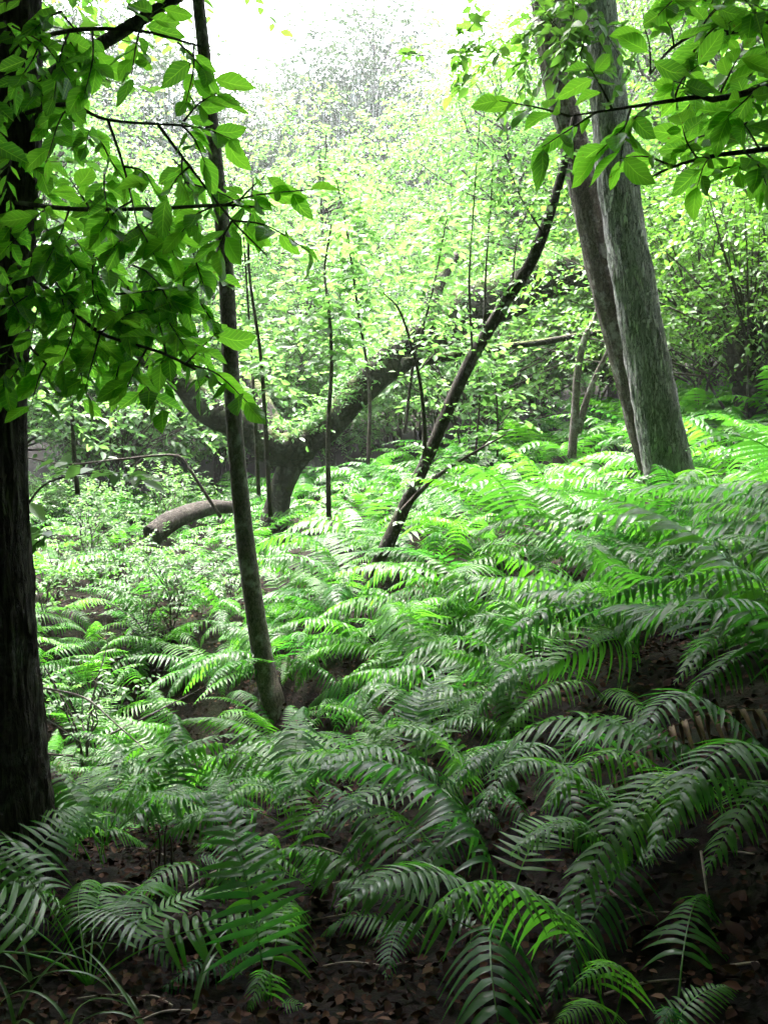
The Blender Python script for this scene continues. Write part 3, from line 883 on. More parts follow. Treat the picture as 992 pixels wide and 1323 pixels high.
for b_ in ([(140, 156, 2.66), (160, 215, 2.6), (178, 290, 2.55)], [(205, 162, 2.53), (245, 215, 2.5), (300, 285, 2.45), (345, 330, 2.42)]):
    Q = px_path(b_, 10)
    V, Fs, U = tube(Q - orig, np.linspace(.005, .002, 10), 5, cap=False)
    wood.add(V, Fs, U)
TW = [ # start px,py,d  ->  end px,py,d, leaves
 ((60, 30, 2.7), (20, 110, 2.6), 9), ((90, 40, 2.7), (70, 130, 2.6), 9), ((120, 40, 2.65), (110, 120, 2.5), 9), ((180, 40, 2.6), (215, 5, 2.5), 6), ((230, 55, 2.55), (275, 105, 2.5), 8),
 ((180, 42, 2.6), (170, 100, 2.5), 9), ((250, 60, 2.55), (240, 135, 2.5), 8), ((100, 135, 2.75), (60, 210, 2.6), 9), ((235, 162, 2.5), (300, 180, 2.4), 8), ((235, 160, 2.5), (280, 120, 2.45), 7),
 ((235, 162, 2.5), (265, 210, 2.45), 6), ((160, 215, 2.6), (200, 245, 2.5), 7), ((178, 290, 2.55), (200, 330, 2.5), 8), ((170, 260, 2.57), (130, 300, 2.5), 8), ((245, 215, 2.5), (215, 255, 2.45), 6),
 ((300, 285, 2.45), (280, 330, 2.4), 6), ((290, 265, 2.5), (400, 245, 2.35), 8), ((300, 285, 2.45), (400, 325, 2.35), 8), ((300, 270, 2.48), (345, 225, 2.4), 5), ((280, 265, 2.5), (235, 300, 2.45), 7),
 ((90, 270, 2.8), (60, 340, 2.6), 9), ((60, 270, 2.9), (10, 320, 2.6), 9), ((120, 275, 2.7), (90, 230, 2.6), 7), ((30, 200, 3.0), (5, 250, 2.6), 8), ((190, 270, 2.6), (225, 330, 2.5), 8),
 ((70, 380, 2.8), (40, 440, 2.6), 9), ((60, 380, 2.8), (10, 400, 2.55), 9), ((100, 405, 2.72), (80, 470, 2.6), 9), ((130, 430, 2.65), (110, 505, 2.55), 9), ((130, 430, 2.65), (190, 400, 2.5), 8),
 ((190, 450, 2.58), (165, 500, 2.5), 7), ((240, 470, 2.53), (280, 430, 2.5), 6), ((240, 470, 2.53), (320, 520, 2.4), 9), ((215, 458, 2.55), (200, 400, 2.5), 7), ((60, 470, 2.65), (40, 525, 2.55), 8),
 ((30, 440, 2.8), (5, 500, 2.6), 8), ((150, 380, 2.6), (240, 370, 2.5), 7)]
for a_, b_, n_ in TW:
    leafy_twig(lt, orig, at(*a_), at(*b_), n_, .088, r, wood)
lb = Bag()
for k in range(100):
    a_ = (r.uniform(-20, 130), r.uniform(-20, 480), r.uniform(2.65, 3.3)) if k < 62 else (r.uniform(120, 260), r.uniform(180, 470), r.uniform(2.6, 3.0))
    b_ = (a_[0] + r.normal(10, 40), a_[1] + r.uniform(20, 75), a_[2] - r.uniform(0, .15))
    leafy_twig(lt, orig, at(*a_), at(*b_), 9, .088, r, wood, into=lb)
tag(lb.build('foliage', M_LEAF, lt), kind='stuff')
tag(wood.build('twigs', M_BARK_THIN, lt), kind='stuff')
crown_mesh(lt, P[-8] + np.array([-1.6, -2.8, .9]), (2.4, 2.0, 1.2), 30, 20, 9, .11, M_CROWN, M_BARK_THIN, P[-20:-2], r, orig, twl=.6, crad=1.1)

# -- slim spotted trunk
r = np.random.default_rng(22)
P = px_path([(362, 965, 5.8), (352, 905, 5.85), (343, 868, 5.9), (330, 790, 5.95), (314, 670, 6), (301, 520, 6), (291, 340, 6.05), (281, 225, 6.1), (263, 60, 6.15), (252, -60, 6.2), (240, -330, 6.3)], 60)
orig = np.array([P[0][0], P[0][1], gz(P[0][0], P[0][1])])
tr = empty('slender_tree', orig)
tag(tr, 'slim upright trunk with pale spots rising from the ferns by the dark hollow', 'tree')
trunk_obj(tr, P, np.interp(np.linspace(0, 1, 60), [0, .1, .5, 1], [.088, .074, .056, .036]), M_BARK_SPOT, orig, 22, .05, 5, .5)
crown_mesh(tr, np.array([-.4, 5.0, 6.8]), (2.4, 1.8, .9), 38, 20, 9, .12, M_CROWN, M_BARK_THIN, P[-5:-1], r, orig, twl=.5, crad=.8, limb_r=.026)

# -- twin trunks
def big_tree(name, path, radii, lab, barkm, seed, cr_off, cr_rad, ncl, flare=.55):
    r = np.random.default_rng(seed)
    P = px_path(path, 70)
    orig = np.array([P[0][0], P[0][1], gz(P[0][0], P[0][1])])
    t = empty(name, orig)
    tag(t, lab, 'tree')
    trunk_obj(t, P, np.interp(np.linspace(0, 1, 70), *radii), barkm, orig, 40, .03, seed, flare, ridge=.13)
    crown_mesh(t, P[-1] + np.array(cr_off), cr_rad, ncl, 18, 9, .11, M_CROWN, M_BARK_GREY, P[-20:-2], r, orig, twl=.6, crad=1.0, limb_r=.06)
    return t, P, orig
big_tree('grey_barked_tree', [(894, 735, 6.72), (884, 690, 6.75), (868, 630, 6.8), (848, 530, 6.8), (820, 380, 6.85), (797, 230, 6.9), (783, 100, 6.95), (770, -50, 7.0), (745, -350, 7.1), (730, -560, 7.2)],
         ([0, .08, .3, .6, 1], [.205, .182, .162, .13, .075]), 'thick grey ridged trunk leaning up from the fern slope, standing before its darker twin', M_BARK_GREY, 31, (.0, -2.2, .4), (2.6, 2.0, 1.0), 44)
tB, PB, oB = big_tree('dark_barked_tree', [(886, 725, 7.15), (872, 660, 7.15), (845, 590, 7.15), (815, 480, 7.15), (780, 355, 7.2), (745, 200, 7.25), (716, 95, 7.3), (700, 0, 7.35), (680, -200, 7.4), (650, -450, 7.5)],
         ([0, .15, .4, .6, 1], [.15, .14, .125, .1, .06]), 'thinner darker trunk leaning behind the thick grey one', M_BARK_SPOT, 32, (.2, .2, .7), (2.2, 2.0, 1.1), 18)
# leafy side twigs on the upper dark trunk
r = np.random.default_rng(33)
lb, wb = Bag(), Bag()
st = np.array([at(*p) for p in [(715, 60, 7.0), (700, 20, 7.0), (690, 40, 7.1), (690, 60, 7.0), (650, 70, 6.9), (625, 60, 6.9), (745, 40, 6.6), (750, 20, 6.6), (760, 50, 6.6), (735, 60, 6.6), (600, 90, 6.9), (740, 10, 6.6)]])
en = np.array([at(*p) for p in [(660, 40, 6.9), (640, 20, 6.9), (640, 60, 6.9), (650, 95, 6.9), (600, 60, 6.8), (580, 85, 6.8), (720, 65, 6.4), (765, 70, 6.4), (740, 90, 6.4), (770, 15, 6.4), (575, 100, 6.8), (725, 15, 6.4)]])
K_ = np.repeat(np.arange(len(st)), 5)
twig_leaves(st[K_] + r.normal(0, .12, (len(K_), 3)) - oB, en[K_] - st[K_] + r.normal(0, .2, (len(K_), 3)), np.linalg.norm(en[K_] - st[K_], axis=1), 9, .11, lb, wb, .004, tint=(.4, .9), r=r)
lb.build('foliage', M_CROWN, tB); tag(wb.build('twigs', M_BARK_THIN, tB), kind='stuff')

# -- overhanging branch tree standing out of frame to the right
r = np.random.default_rng(24)
P = smooth_path([(2.75, 2.6, gz(2.75, 2.6) - .1), (2.7, 2.6, 2.2), (2.6, 2.5, 4), (2.5, 2.3, 6.5), (2.4, 2.0, 9.0)], 50)
orig = np.array([P[0][0], P[0][1], gz(2.75, 2.6)])
rt = empty('broadleaf_tree', orig)
tag(rt, 'bright green pointed leaves on thin branches hanging across the twin trunks', 'tree')
trunk_obj(rt, P, np.linspace(.16, .06, 50), M_BARK_DARK, orig, 24, .05, 9, .3)
wood = Bag()
def lim(pts, r0, r1, head=None):
    q = [at(*p) for p in pts]
    if head is not None: q = [np.array(head)] + q
    V, Fs, U = tube(smooth_path(q, 18) - orig, np.linspace(r0, r1, 18), 6, .08, 1, cap=False)
    mesh_obj('branch', V, Fs, M_BARK_THIN, rt, U)
lim([(1010, 108, 2.6), (900, 125, 2.55), (815, 138, 2.5), (735, 150, 2.45)], .012, .002, (2.65, 2.55, 2.9))
lim([(1010, 190, 2.7), (930, 200, 2.65), (870, 215, 2.6), (820, 240, 2.55)], .010, .002, (2.68, 2.58, 2.5))
lim([(1010, 20, 2.9), (930, 30, 2.85), (870, 60, 2.8), (840, 95, 2.75)], .010, .003, (2.62, 2.52, 3.3))
TW = [((735, 150, 2.45), (645, 130, 2.4), 8), ((770, 145, 2.48), (700, 190, 2.4), 7), ((790, 140, 2.49), (760, 85, 2.4), 6), ((815, 138, 2.5), (800, 215, 2.42), 8), ((840, 135, 2.5), (770, 200, 2.42), 7),
      ((870, 130, 2.53), (900, 85, 2.45), 6), ((900, 125, 2.55), (870, 105, 2.45), 5), ((930, 120, 2.56), (960, 60, 2.45), 7), ((980, 110, 2.58), (940, 150, 2.5), 7), ((870, 215, 2.6), (800, 205, 2.5), 6),
      ((900, 205, 2.62), (880, 160, 2.5), 7), ((930, 200, 2.65), (900, 240, 2.55), 6), ((960, 195, 2.66), (990, 240, 2.55), 7), ((980, 192, 2.67), (960, 160, 2.55), 7), ((840, 95, 2.75), (830, 30, 2.65), 5),
      ((870, 60, 2.8), (850, 15, 2.7), 6), ((900, 45, 2.82), (930, 5, 2.7), 6), ((930, 30, 2.85), (900, 75, 2.75), 7), ((970, 25, 2.87), (990, 70, 2.75), 7), ((980, 22, 2.87), (950, -10, 2.75), 6), ((990, 110, 2.58), (1000, 150, 2.5), 5)]
for a_, b_, n_ in TW:
    leafy_twig(rt, orig, at(*a_), at(*b_), n_, .092, r, wood, jitter=.3)
lb = Bag()
for k in range(46):
    a_ = (r.uniform(860, 1040), r.uniform(-30, 130), r.uniform(2.7, 3.4)) if k < 30 else (r.uniform(930, 1040), r.uniform(120, 230), r.uniform(2.7, 3.2))
    b_ = (a_[0] - r.uniform(10, 70), a_[1] + r.normal(25, 25), a_[2] - r.uniform(0, .15))
    leafy_twig(rt, orig, at(*a_), at(*b_), 9, .085, r, wood, into=lb)
tag(lb.build('foliage', M_LEAF, rt), kind='stuff')
tag(wood.build('twigs', M_BARK_THIN, rt), kind='stuff')
crown_mesh(rt, P[-1] + np.array([-.4, -1.2, .4]), (3.6, 3.2, 1.8), 55, 20, 9, .11, M_CROWN, M_BARK_DARK, P[-22:-2], r, orig, twl=.6, crad=1.1)

# -- canopy trees added behind and beside the view to shade the near bank
for k, (x, y, h, cx, cy, cz, rx, ry, rz_, ncl) in enumerate([
        (-3.4, -1.2, 7.5, -2.0, -.2, 5.8, 3.4, 3.0, 1.2, 66), (.9, -2.6, 8.5, .6, .2, 6.2, 3.6, 4.2, 1.3, 80), (4.6, -.4, 8.0, 3.2, 1.2, 6.0, 3.4, 3.6, 1.5, 70),
        (-4.3, 4.6, 7.0, -3.0, 5.6, 6.0, 2.3, 2.3, 1.1, 55), (4.7, 4.2, 8.0, 4.6, 3.8, 5.4, 1.9, 2.4, 2.4, 50), (-1.5, -5.5, 7.0, -1.5, -5.0, 4.0, 4.0, 2.0, 2.6, 60), (4.0, -5.0, 7.0, 4.0, -4.6, 4.6, 3.6, 2.0, 2.4, 60)]):
    r = np.random.default_rng(60 + k)
    z0 = gz(x, y)
    P = smooth_path([(x, y, z0 - .1), (x + .1, y, z0 + 2.0), (x - .1, y + .2, z0 + 4), (x, y + .2, z0 + h)], 40)
    orig = np.array([x, y, z0])
    t = empty('added_canopy_tree', orig)
    tag(t, 'added tall tree shading the near bank from overhead', 'tree', 'added trees shading the near bank')
    trunk_obj(t, P, np.linspace(.2, .07, 40), M_BARK_DARK, orig, 20, .05, 70 + k, .3)
    crown_mesh(t, np.array([cx, cy, cz]), (rx, ry, rz_), ncl, 22, 9, .15, M_CROWN, M_BARK_DARK, P[-26:-2], r, orig, twl=.7, crad=1.2)

# -- leaning mossy trunk
r = np.random.default_rng(25)
P = px_path([(462, 795, 7.15), (478, 752, 7.15), (490, 725, 7.15), (522, 655, 7.15), (553, 590, 7.1), (600, 480, 7.05), (650, 395, 7), (690, 330, 6.95), (722, 235, 6.9), (742, 150, 6.9)], 60)
orig = np.array([P[0][0], P[0][1], gz(P[0][0], P[0][1])])
ln = empty('leaning_tree', orig)
tag(ln, 'thin dark trunk leaning toward the twin trunks, with leafy shoots', 'tree')
trunk_obj(ln, P, np.interp(np.linspace(0, 1, 60), [0, .3, .8, 1], [.066, .055, .044, .024]), M_BARK_LEAN, orig, 18, .09, 6, .2)
wood, lb = Bag(), Bag()
SH = [([(520, 660, 7.1), (550, 628, 7.0), (590, 598, 6.9), (652, 562, 6.8)], .024, .006), ([(590, 598, 6.92), (620, 580, 6.9), (668, 520, 6.9)], .010, .003), ([(548, 600, 7.1), (548, 545, 7.0), (540, 480, 6.95), (518, 405, 6.9), (495, 378, 6.9)], .022, .005),
      ([(610, 455, 7.0), (606, 370, 6.95), (610, 290, 6.9), (620, 150, 6.9)], .011, .003), ([(625, 425, 7.0), (628, 340, 6.95), (634, 260, 6.9), (637, 185, 6.9)], .010, .003),
      ([(660, 385, 7.0), (668, 310, 7.0), (690, 250, 7.0)], .009, .003), ([(700, 300, 6.9), (670, 250, 6.8), (650, 190, 6.7)], .009, .003), ([(540, 480, 6.95), (575, 440, 6.9), (590, 400, 6.9)], .006, .002)]
for pts_, r0, r1 in SH:
    Q = px_path(pts_, 16)
    V, Fs, U = tube(Q - orig, np.linspace(r0, r1, 16), 6, .1, 3, cap=False); mesh_obj('branch', V, Fs, M_BARK_THIN, ln, U)
    m_ = 16
    ii = r.integers(5, 16, m_)
    twig_leaves(Q[ii] - orig, r.normal(0, 1, (m_, 3)) * np.array([1, 1, .3]) + np.array([0, 0, .2]), r.uniform(.15, .4, m_), 7, .062, lb, wood, .002, tint=(.4, 1), r=r)
ii = r.integers(8, 58, 60)
twig_leaves(P[ii] - orig, r.normal(0, 1, (60, 3)) * np.array([1, 1, .4]) + np.array([0, 0, .35]), r.uniform(.1, .35, 60), 7, .06, lb, wood, .002, tint=(.4, 1), r=r)
tag(wood.build('twigs', M_BARK_THIN, ln), kind='stuff'); lb.build('foliage', M_YOUNG, ln)

# -- fallen mossy tree
r = np.random.default_rng(26)
orig = at(385, 590, 11.0); orig = np.array([orig[0], orig[1], gz(orig[0], orig[1])])
ft = empty('fallen_tree', orig)
tag(ft, 'massive fallen tree with mossy limbs forking above the ferns', 'tree')
def limb(pts, radii, name, sides=20, rough=.10, seed=0, m=M_BARK_MOSS, n=40):
    Q = px_path(pts, n)
    V, Fs, U = tube(Q - orig, np.interp(np.linspace(0, 1, n), np.linspace(0, 1, len(radii)), radii), sides, rough, seed)
    mesh_obj(name, V, Fs, m, ft, U)
    return Q
q1 = limb([(372, 582, 11), (415, 562, 11), (455, 515, 11.1), (510, 465, 11.3), (575, 418, 11.6), (645, 385, 11.9), (700, 362, 12.2), (760, 352, 12.6)], [.13, .14, .17, .23, .29, .30, .27, .23], 'trunk', 28, .14, 11, n=60)
q2 = limb([(400, 572, 11), (355, 580, 10.9), (318, 552, 10.8), (270, 530, 10.7), (235, 492, 10.6), (195, 465, 10.5), (130, 455, 10.4), (60, 470, 10.4)], [.2, .2, .18, .17, .14, .11, .09, .06], 'limb', 22, .10, 12, n=50)
q3 = limb([(392, 572, 11), (374, 605, 11), (362, 640, 10.95), (352, 690, 10.9)], [.2, .16, .15, .19], 'limb', 18, .10, 13)
q4 = limb([(372, 565, 11.1), (352, 542, 11.2), (330, 500, 11.4), (300, 470, 11.6)], [.13, .11, .09, .06], 'limb', 14, .08, 14)
q5 = limb([(560, 430, 11.5), (560, 380, 11.6), (590, 330, 11.8)], [.16, .10, .05], 'limb', 12, .1, 15)
lb = Bag()
for Q, c in ((q1, 760), (q2, 240)):
    ii = r.integers(3, len(Q) - 2, c)
    pp = Q[ii] + np.stack([r.normal(0, .12, c), r.normal(-.1, .12, c), r.uniform(.12, .36, c)], -1)
    twig_leaves(pp - orig, r.normal(0, 1, (c, 3)) * np.array([1, 1, .6]), r.uniform(.08, .25, c), 7, .055, lb, None, tint=(.2, .9), r=r)
tag(lb.build('clinging_foliage', M_YOUNG, ft), kind='stuff')

# -- thing made of one bent stem
def stem_thing(name, pts, r0, r1, m, label, cat, sides=8, rough=.06, seed=0, n=24, group=None, leafs=0, leaf=.06, lm=None, twl=.3, tint=(.4, 1), leaf_from=.25):
    P = px_path(pts, n)
    orig = P[0].copy()
    V, Fs, U = tube(P - orig, np.linspace(r0, r1, n), sides, rough, seed)
    if not leafs:
        o = mesh_obj(name, V, Fs, m, None, U); o.location = orig
        return tag(o, label, cat, group)
    t = empty(name, orig); tag(t, label, cat, group)
    mesh_obj('stem', V, Fs, m, t, U)
    r = np.random.default_rng(seed + 500)
    lb, wd = Bag(), Bag()
    ii = r.integers(int(n * leaf_from), n, leafs)
    D = r.normal(0, 1, (leafs, 3)) * np.array([1, 1, .3]) + np.array([0, 0, .12])
    twig_leaves(P[ii] - orig, D, twl * r.uniform(.5, 1.4, leafs), 8, leaf, lb, wd, .002, tint=tint, r=r)
    tag(wd.build('twigs', M_BARK_THIN, t), kind='stuff'); lb.build('foliage', lm or M_YOUNG, t)
    return t
stem_thing('dead_branch', [(520, 468, 9.4), (560, 465, 9.5), (640, 450, 9.5), (700, 442, 9.5), (775, 430, 9.6), (840, 430, 9.8)], .05, .025, M_BARK_MOSS, 'bare branch lying level between leaning trunk and twin trunks', 'branch', seed=2)
stem_thing('forked_sapling', [(738, 592, 9.5), (742, 540, 9.5), (746, 480, 9.5), (757, 432, 9.5), (768, 412, 9.5), (790, 330, 9.6)], .05, .022, M_BARK_SPOT, 'small forked sapling with two dark stems behind the twin trunks', 'sapling', seed=3, leafs=26, leaf=.06)
fs = bpy.data.objects['forked_sapling']
Q = px_path([(746, 560, 9.5), (758, 515, 9.5), (772, 480, 9.5), (787, 448, 9.5), (800, 400, 9.6)], 16)
V, Fs, U = tube(Q - np.array(fs.location), np.linspace(.04, .018, 16), 8, .06, 4)
mesh_obj('stem', V, Fs, M_BARK_SPOT, fs, U)
STEMS = [([(348, 668, 8.2), (340, 560, 8.2), (334, 460, 8.2), (327, 340, 8.2), (322, 230, 8.2)], .034, .014, 26), ([(420, 668, 8.6), (424, 560, 8.6), (428, 470, 8.6), (431, 400, 8.6), (422, 350, 8.6), (425, 290, 8.6)], .034, .012, 60),
         ([(331, 640, 8.8), (327, 520, 8.8), (329, 430, 8.8), (318, 300, 8.8)], .03, .012, 24), ([(95, 640, 8.5), (97, 560, 8.5), (92, 470, 8.5), (100, 380, 8.5)], .035, .015, 34), ([(640, 590, 9), (637, 520, 9), (634, 470, 9)], .016, .006, 18),
         ([(618, 590, 9), (622, 500, 9), (616, 440, 9)], .016, .006, 18), ([(525, 560, 9.5), (530, 470, 9.5), (560, 380, 9.5), (575, 280, 9.5)], .025, .01, 60), ([(470, 600, 10), (474, 500, 10), (468, 400, 10), (450, 300, 10), (440, 230, 10)], .03, .012, 90)]
for i, (p_, a_, b_, n_) in enumerate(STEMS):
    p_ = [(q[0] + random.uniform(-6, 6), q[1], q[2] + random.uniform(-.1, .1)) for q in p_]
    stem_thing('sapling', p_, a_ * .72, b_ * .6, M_BARK_THIN, 'thin upright sapling with sprays of bright leaves before the fallen tree', 'sapling', seed=20 + i, leafs=int(n_ * 1.25), leaf=.105, twl=.5, leaf_from=.38, group='thin saplings before the fallen tree')
stem_thing('fern_clad_trunk', [(985, 560, 10.2), (972, 500, 10.2), (958, 440, 10.3), (975, 370, 10.5), (1000, 300, 10.6)], .26, .14, M_BARK_MOSS, 'crooked dark trunk draped in foliage behind the thick grey trunk', 'tree', 16, .14, seed=39, leafs=60, leaf=.07, lm=M_CROWN, twl=.4)
stem_thing('arching_branch', [(30, 590, 8.0), (85, 600, 8.0), (150, 594, 8.0), (225, 588, 8.0), (244, 605, 8.0), (262, 632, 8.0), (285, 668, 8.0)], .006, .017, M_BARK_THIN, 'thin bare branch arching over the undergrowth into the mossy log', 'branch', seed=40)
stem_thing('mossy_log', [(196, 694, 8.6), (222, 674, 8.8), (250, 662, 9.1), (275, 655, 9.4), (300, 655, 9.8)], .12, .07, M_BARK_DARK, 'short dark mossy log lying behind the slim spotted trunk', 'log', 16, .12, seed=41)
stem_thing('leaf_sprig', [(30, 660, 4.2), (60, 625, 4.2), (110, 612, 4.2), (165, 612, 4.2)], .006, .002, M_BARK_THIN, 'sprig of large pale rounded leaves beside the black trunk', 'sprig', seed=42, leafs=5, leaf=.10, twl=.2, group='sprigs')
stem_thing('leaf_sprig', [(30, 720, 4.2), (50, 700, 4.2), (75, 690, 4.2)], .005, .002, M_BARK_THIN, 'low sprig of broad pale leaves beside the black trunk', 'sprig', seed=43, leafs=2, leaf=.10, twl=.12, group='sprigs')
stem_thing('bare_twig', [(-30, 912, 3.3), (30, 916, 3.3), (65, 932, 3.35), (110, 962, 3.5)], .004, .002, M_GREYSTEM, 'pale dead stem curving in front of the black trunk', 'stem', 5, seed=44)
stem_thing('bare_twig', [(55, 888, 4.3), (110, 902, 4.3), (150, 935, 4.2), (192, 972, 4.1)], .006, .003, M_GREYSTEM, 'long pale dead stem slanting into the ferns by the hollow', 'stem', 5, seed=45)
stem_thing('bare_twig', [(697, 758, 5.15), (698, 790, 5.15), (696, 830, 5.15)], .012, .014, M_ROT, 'short brown dead stub poking out of the fern carpet', 'stub', 6, seed=46)
for i, p_ in enumerate([[(205, 1128, 3.05), (207, 1090, 3.05), (205, 1072, 3.05)], [(214, 1128, 3.1), (213, 1085, 3.1), (216, 1066, 3.1)], [(222, 1130, 3.0), (222, 1095, 3.0), (220, 1080, 3.0)], [(196, 1126, 3.05), (193, 1100, 3.05)]]):
    stem_thing('dead_stalk', p_, .005, .003, M_ROT, 'upright reddish-brown dead fern stalk', 'stalk', 5, seed=47 + i, group='dead fern stalks')
for i, p_ in enumerate([[(620, 1152, 2.5), (660, 1148, 2.45), (720, 1165, 2.4)], [(745, 1110, 2.5), (800, 1160, 2.4), (850, 1185, 2.35)], [(905, 1100, 2.1), (912, 1150, 2.1), (918, 1190, 2.1)], [(780, 1285, 2.05), (830, 1270, 2.05), (880, 1265, 2.0)],
                        *[[(a, b, 0), (a + dx * .5, b + dy * .5 - 6, 0), (a + dx, b + dy, 0)] for a, b, dx, dy in [(random.uniform(60, 960), random.uniform(1090, 1310), random.choice((-1, 1)) * random.uniform(35, 90), random.uniform(-25, 25)) for _ in range(18)]],
                        [(400, 1190, 2.6), (470, 1175, 2.6), (540, 1150, 2.6)], [(180, 1215, 2.55), (240, 1212, 2.5), (285, 1218, 2.5)], [(240, 1150, 2.8), (280, 1125, 2.9), (330, 1110, 3.0)], [(640, 1250, 2.2), (670, 1285, 2.15), (700, 1310, 2.1)]]):
    P_ = [(a, b, hit(a, b)[1] - .03) for a, b, c in p_]
    stem_thing('fallen_twig', P_, .004, .002, M_DEAD, 'thin dry twig lying on the dark leaf litter', 'twig', 5, seed=55 + i, group='twigs on the leaf litter')

# rotten stump
r = np.random.default_rng(77)
G = hit(225, 1215)
n_, m_ = 26, 14
th = np.linspace(0, 2 * PI, n_, endpoint=False)
rows = []
for j in range(m_):
    f = j / (m_ - 1)
    if f < .65:
        z, q = .12 * f / .65, .105 - .02 * f
    else:
        z, q = .12 - .09 * (f - .65) / .35, .085 * (1 - (f - .65) / .35 * .9)
    rad_ = q * (1 + .18 * np.sin(3 * th + 1 + 2 * f) + .12 * np.sin(7 * th + 5 * f)) + r.normal(0, .004, n_)
    rim = (.035 * np.sin(2 * th + .6) + .02 * np.sin(5 * th)) * (1 if f > .4 else f / .4)
    rows.append(np.stack([np.cos(th) * rad_ * 1.15, np.sin(th) * rad_, z + rim + .0 * th], -1))
V = np.concatenate(rows); idx = np.arange(n_ * m_).reshape(m_, n_); nx = np.roll(idx, -1, 1)
o = mesh_obj('rotten_stump', V, np.stack([idx[:-1], nx[:-1], nx[1:], idx[1:]], -1).reshape(-1, 4), M_ROT)
o.location = G - np.array([0, 0, .02])
o.scale = (.8, .8, .6)
tag(o, 'small reddish-brown hollow rotten stump in the shade', 'stump')

# larger dead leaves one can pick out
dl = []
for s_ in range(5):
    b = Bag()
    rr_ = np.random.default_rng(s_)
    t = np.linspace(0, 1, 6)
    w = .3 * np.sin(PI * t ** .85) ** .9
    V = np.concatenate([np.stack([t, sgn * w, .25 * abs(sgn) * w + .18 * np.sin(PI * t) * rr_.uniform(.3, 1)], -1) for sgn in (-1, 0, 1)])
    i6 = np.arange(18).reshape(3, 6)
    F = np.stack([i6[:-1, :-1], i6[:-1, 1:], i6[1:, 1:], i6[1:, :-1]], -1).reshape(-1, 4)
    dl.append(mesh_obj('fallen_leaf', V, F, M_LITTER, tint=np.full(18, .3), mesh_only=True))
for i, (a, b) in enumerate([(688, 1158), (840, 1190), (940, 1165), (955, 1160), (855, 1215), (860, 1230), (575, 1272), (905, 1200), (820, 1140), (650, 1160), (835, 930), (860, 895), (810, 945), (780, 900), (880, 880), (350, 1095), (385, 1080),
                            (400, 1140), (330, 1130), (300, 1150), (365, 1110), (430, 1165), (900, 1260), (960, 1230), (800, 1215), (740, 1210), (620, 1215)]):
    p = hit(a, b)
    o = obj('fallen_leaf', dl[i % 5])
    o.location = p + np.array([0, 0, .02]); s_ = random.uniform(.055, .10); o.scale = (s_, s_, s_)
    o.rotation_euler = (random.uniform(-.5, .5), random.uniform(-.4, .4), random.uniform(0, 6.28))
    tag(o, 'curled dry brown leaf lying on the forest floor', 'leaf', 'dry leaves on the forest floor')

# grass blades in the shade at the bottom
def grass_tuft(px, py, n, L, seed):
    r = np.random.default_rng(seed)
    G = hit(px, py); b = Bag()
    for k in range(n):
        P = arch_path(r, L * r.uniform(.6, 1.1), r.uniform(5, 40), r.uniform(90, 150), 12, r.normal(0, .3))
        a = r.uniform(0, 6.28); c, s = math.cos(a), math.sin(a)
        P = P @ np.array([[c, s, 0], [-s, c, 0], [0, 0, 1]])
        sd_ = np.array([-s, c, 0]); w = .005 * np.clip(1 - np.linspace(0, 1, 12) ** 2, 0.02, 1)
        V = np.concatenate([P + sd_ * w[:, None], P - np.array([0, 0, .002]), P - sd_ * w[:, None]])
        ix = np.arange(36).reshape(3, 12)
        b.add(V, np.stack([ix[:-1, :-1], ix[:-1, 1:], ix[1:, 1:], ix[1:, :-1]], -1).reshape(-1, 4), tint=np.full(36, r.uniform(.2, .9)))
    o = b.build('grass_tuft', M_GRASS); o.location = G
    tag(o, 'loose tuft of long arching grass blades in the deep shade', 'grass tuft', 'grass tufts in the shade')
for i, (a, b, n_) in enumerate([(150, 1290, 6), (90, 1330, 6), (190, 1335, 5), (40, 1270, 6), (250, 1310, 5), (110, 1230, 6), (20, 1330, 6)]):
    grass_tuft(a, b, n_ - 3, .32, 80 + i)

def near_what(px):
    return ('beyond the black trunk' if px < 200 else 'beyond the slim spotted trunk' if px < 390 else 'beyond the fork of the fallen tree' if px < 540
            else 'beyond the leaning thin trunk' if px < 705 else 'beyond the twin trunks')
# ------------------------------------------------------------------ undergrowth shrubs
def shrub_meshes(seed, h, rad, nst, ncl, leaf, lmat, ntw=10, nleaf=8, twl=.3, crad=.35, tint=(.2, 1)):
    r = np.random.default_rng(seed)
    wood, lb, stems = Bag(), Bag(), []
    cc = np.stack([r.normal(0, rad * .45, ncl), r.normal(0, rad * .45, ncl), h * r.uniform(.25, 1, ncl) ** .8], -1)
    for s_ in range(nst):
        a = r.uniform(0, 6.28); tip = np.array([math.cos(a) * rad * .4, math.sin(a) * rad * .4, h * r.uniform(.75, 1)])
        Q = smooth_path([(0, 0, -.05), tip * np.array([.3, .3, .5]) + r.normal(0, .06 * h, 3) * np.array([1, 1, .3]), tip], 8)
        V, Fs, U = tube(Q, np.linspace(.010 + .004 * h, .004, 8), 5, cap=False); stems.append(mesh_obj('stem', V, Fs, M_BARK_THIN, None, U, mesh_only=True))
    for c in cc:
        s0 = np.array([c[0] * .15, c[1] * .15, c[2] * .55])
        V, Fs, U = tube(smooth_path([s0, (s0 + c) / 2 + r.normal(0, .04, 3), c], 5), np.linspace(.006 + .003 * h, .003, 5), 4, cap=False); wood.add(V, Fs, U)
    ci = np.repeat(np.arange(ncl), ntw); K = len(ci)
    off = r.normal(0, 1, (K, 3)) * np.array([1, 1, .5])
    twig_leaves(cc[ci] + off * crad * .4, off + r.normal(0, .4, (K, 3)), twl * r.uniform(.6, 1.3, K), nleaf, leaf, lb, wood, .0022, tint=tint, r=r)
    return stems, wood.build('twigs', M_BARK_THIN, mesh_only=True), lb.build('foliage', lmat, mesh_only=True)
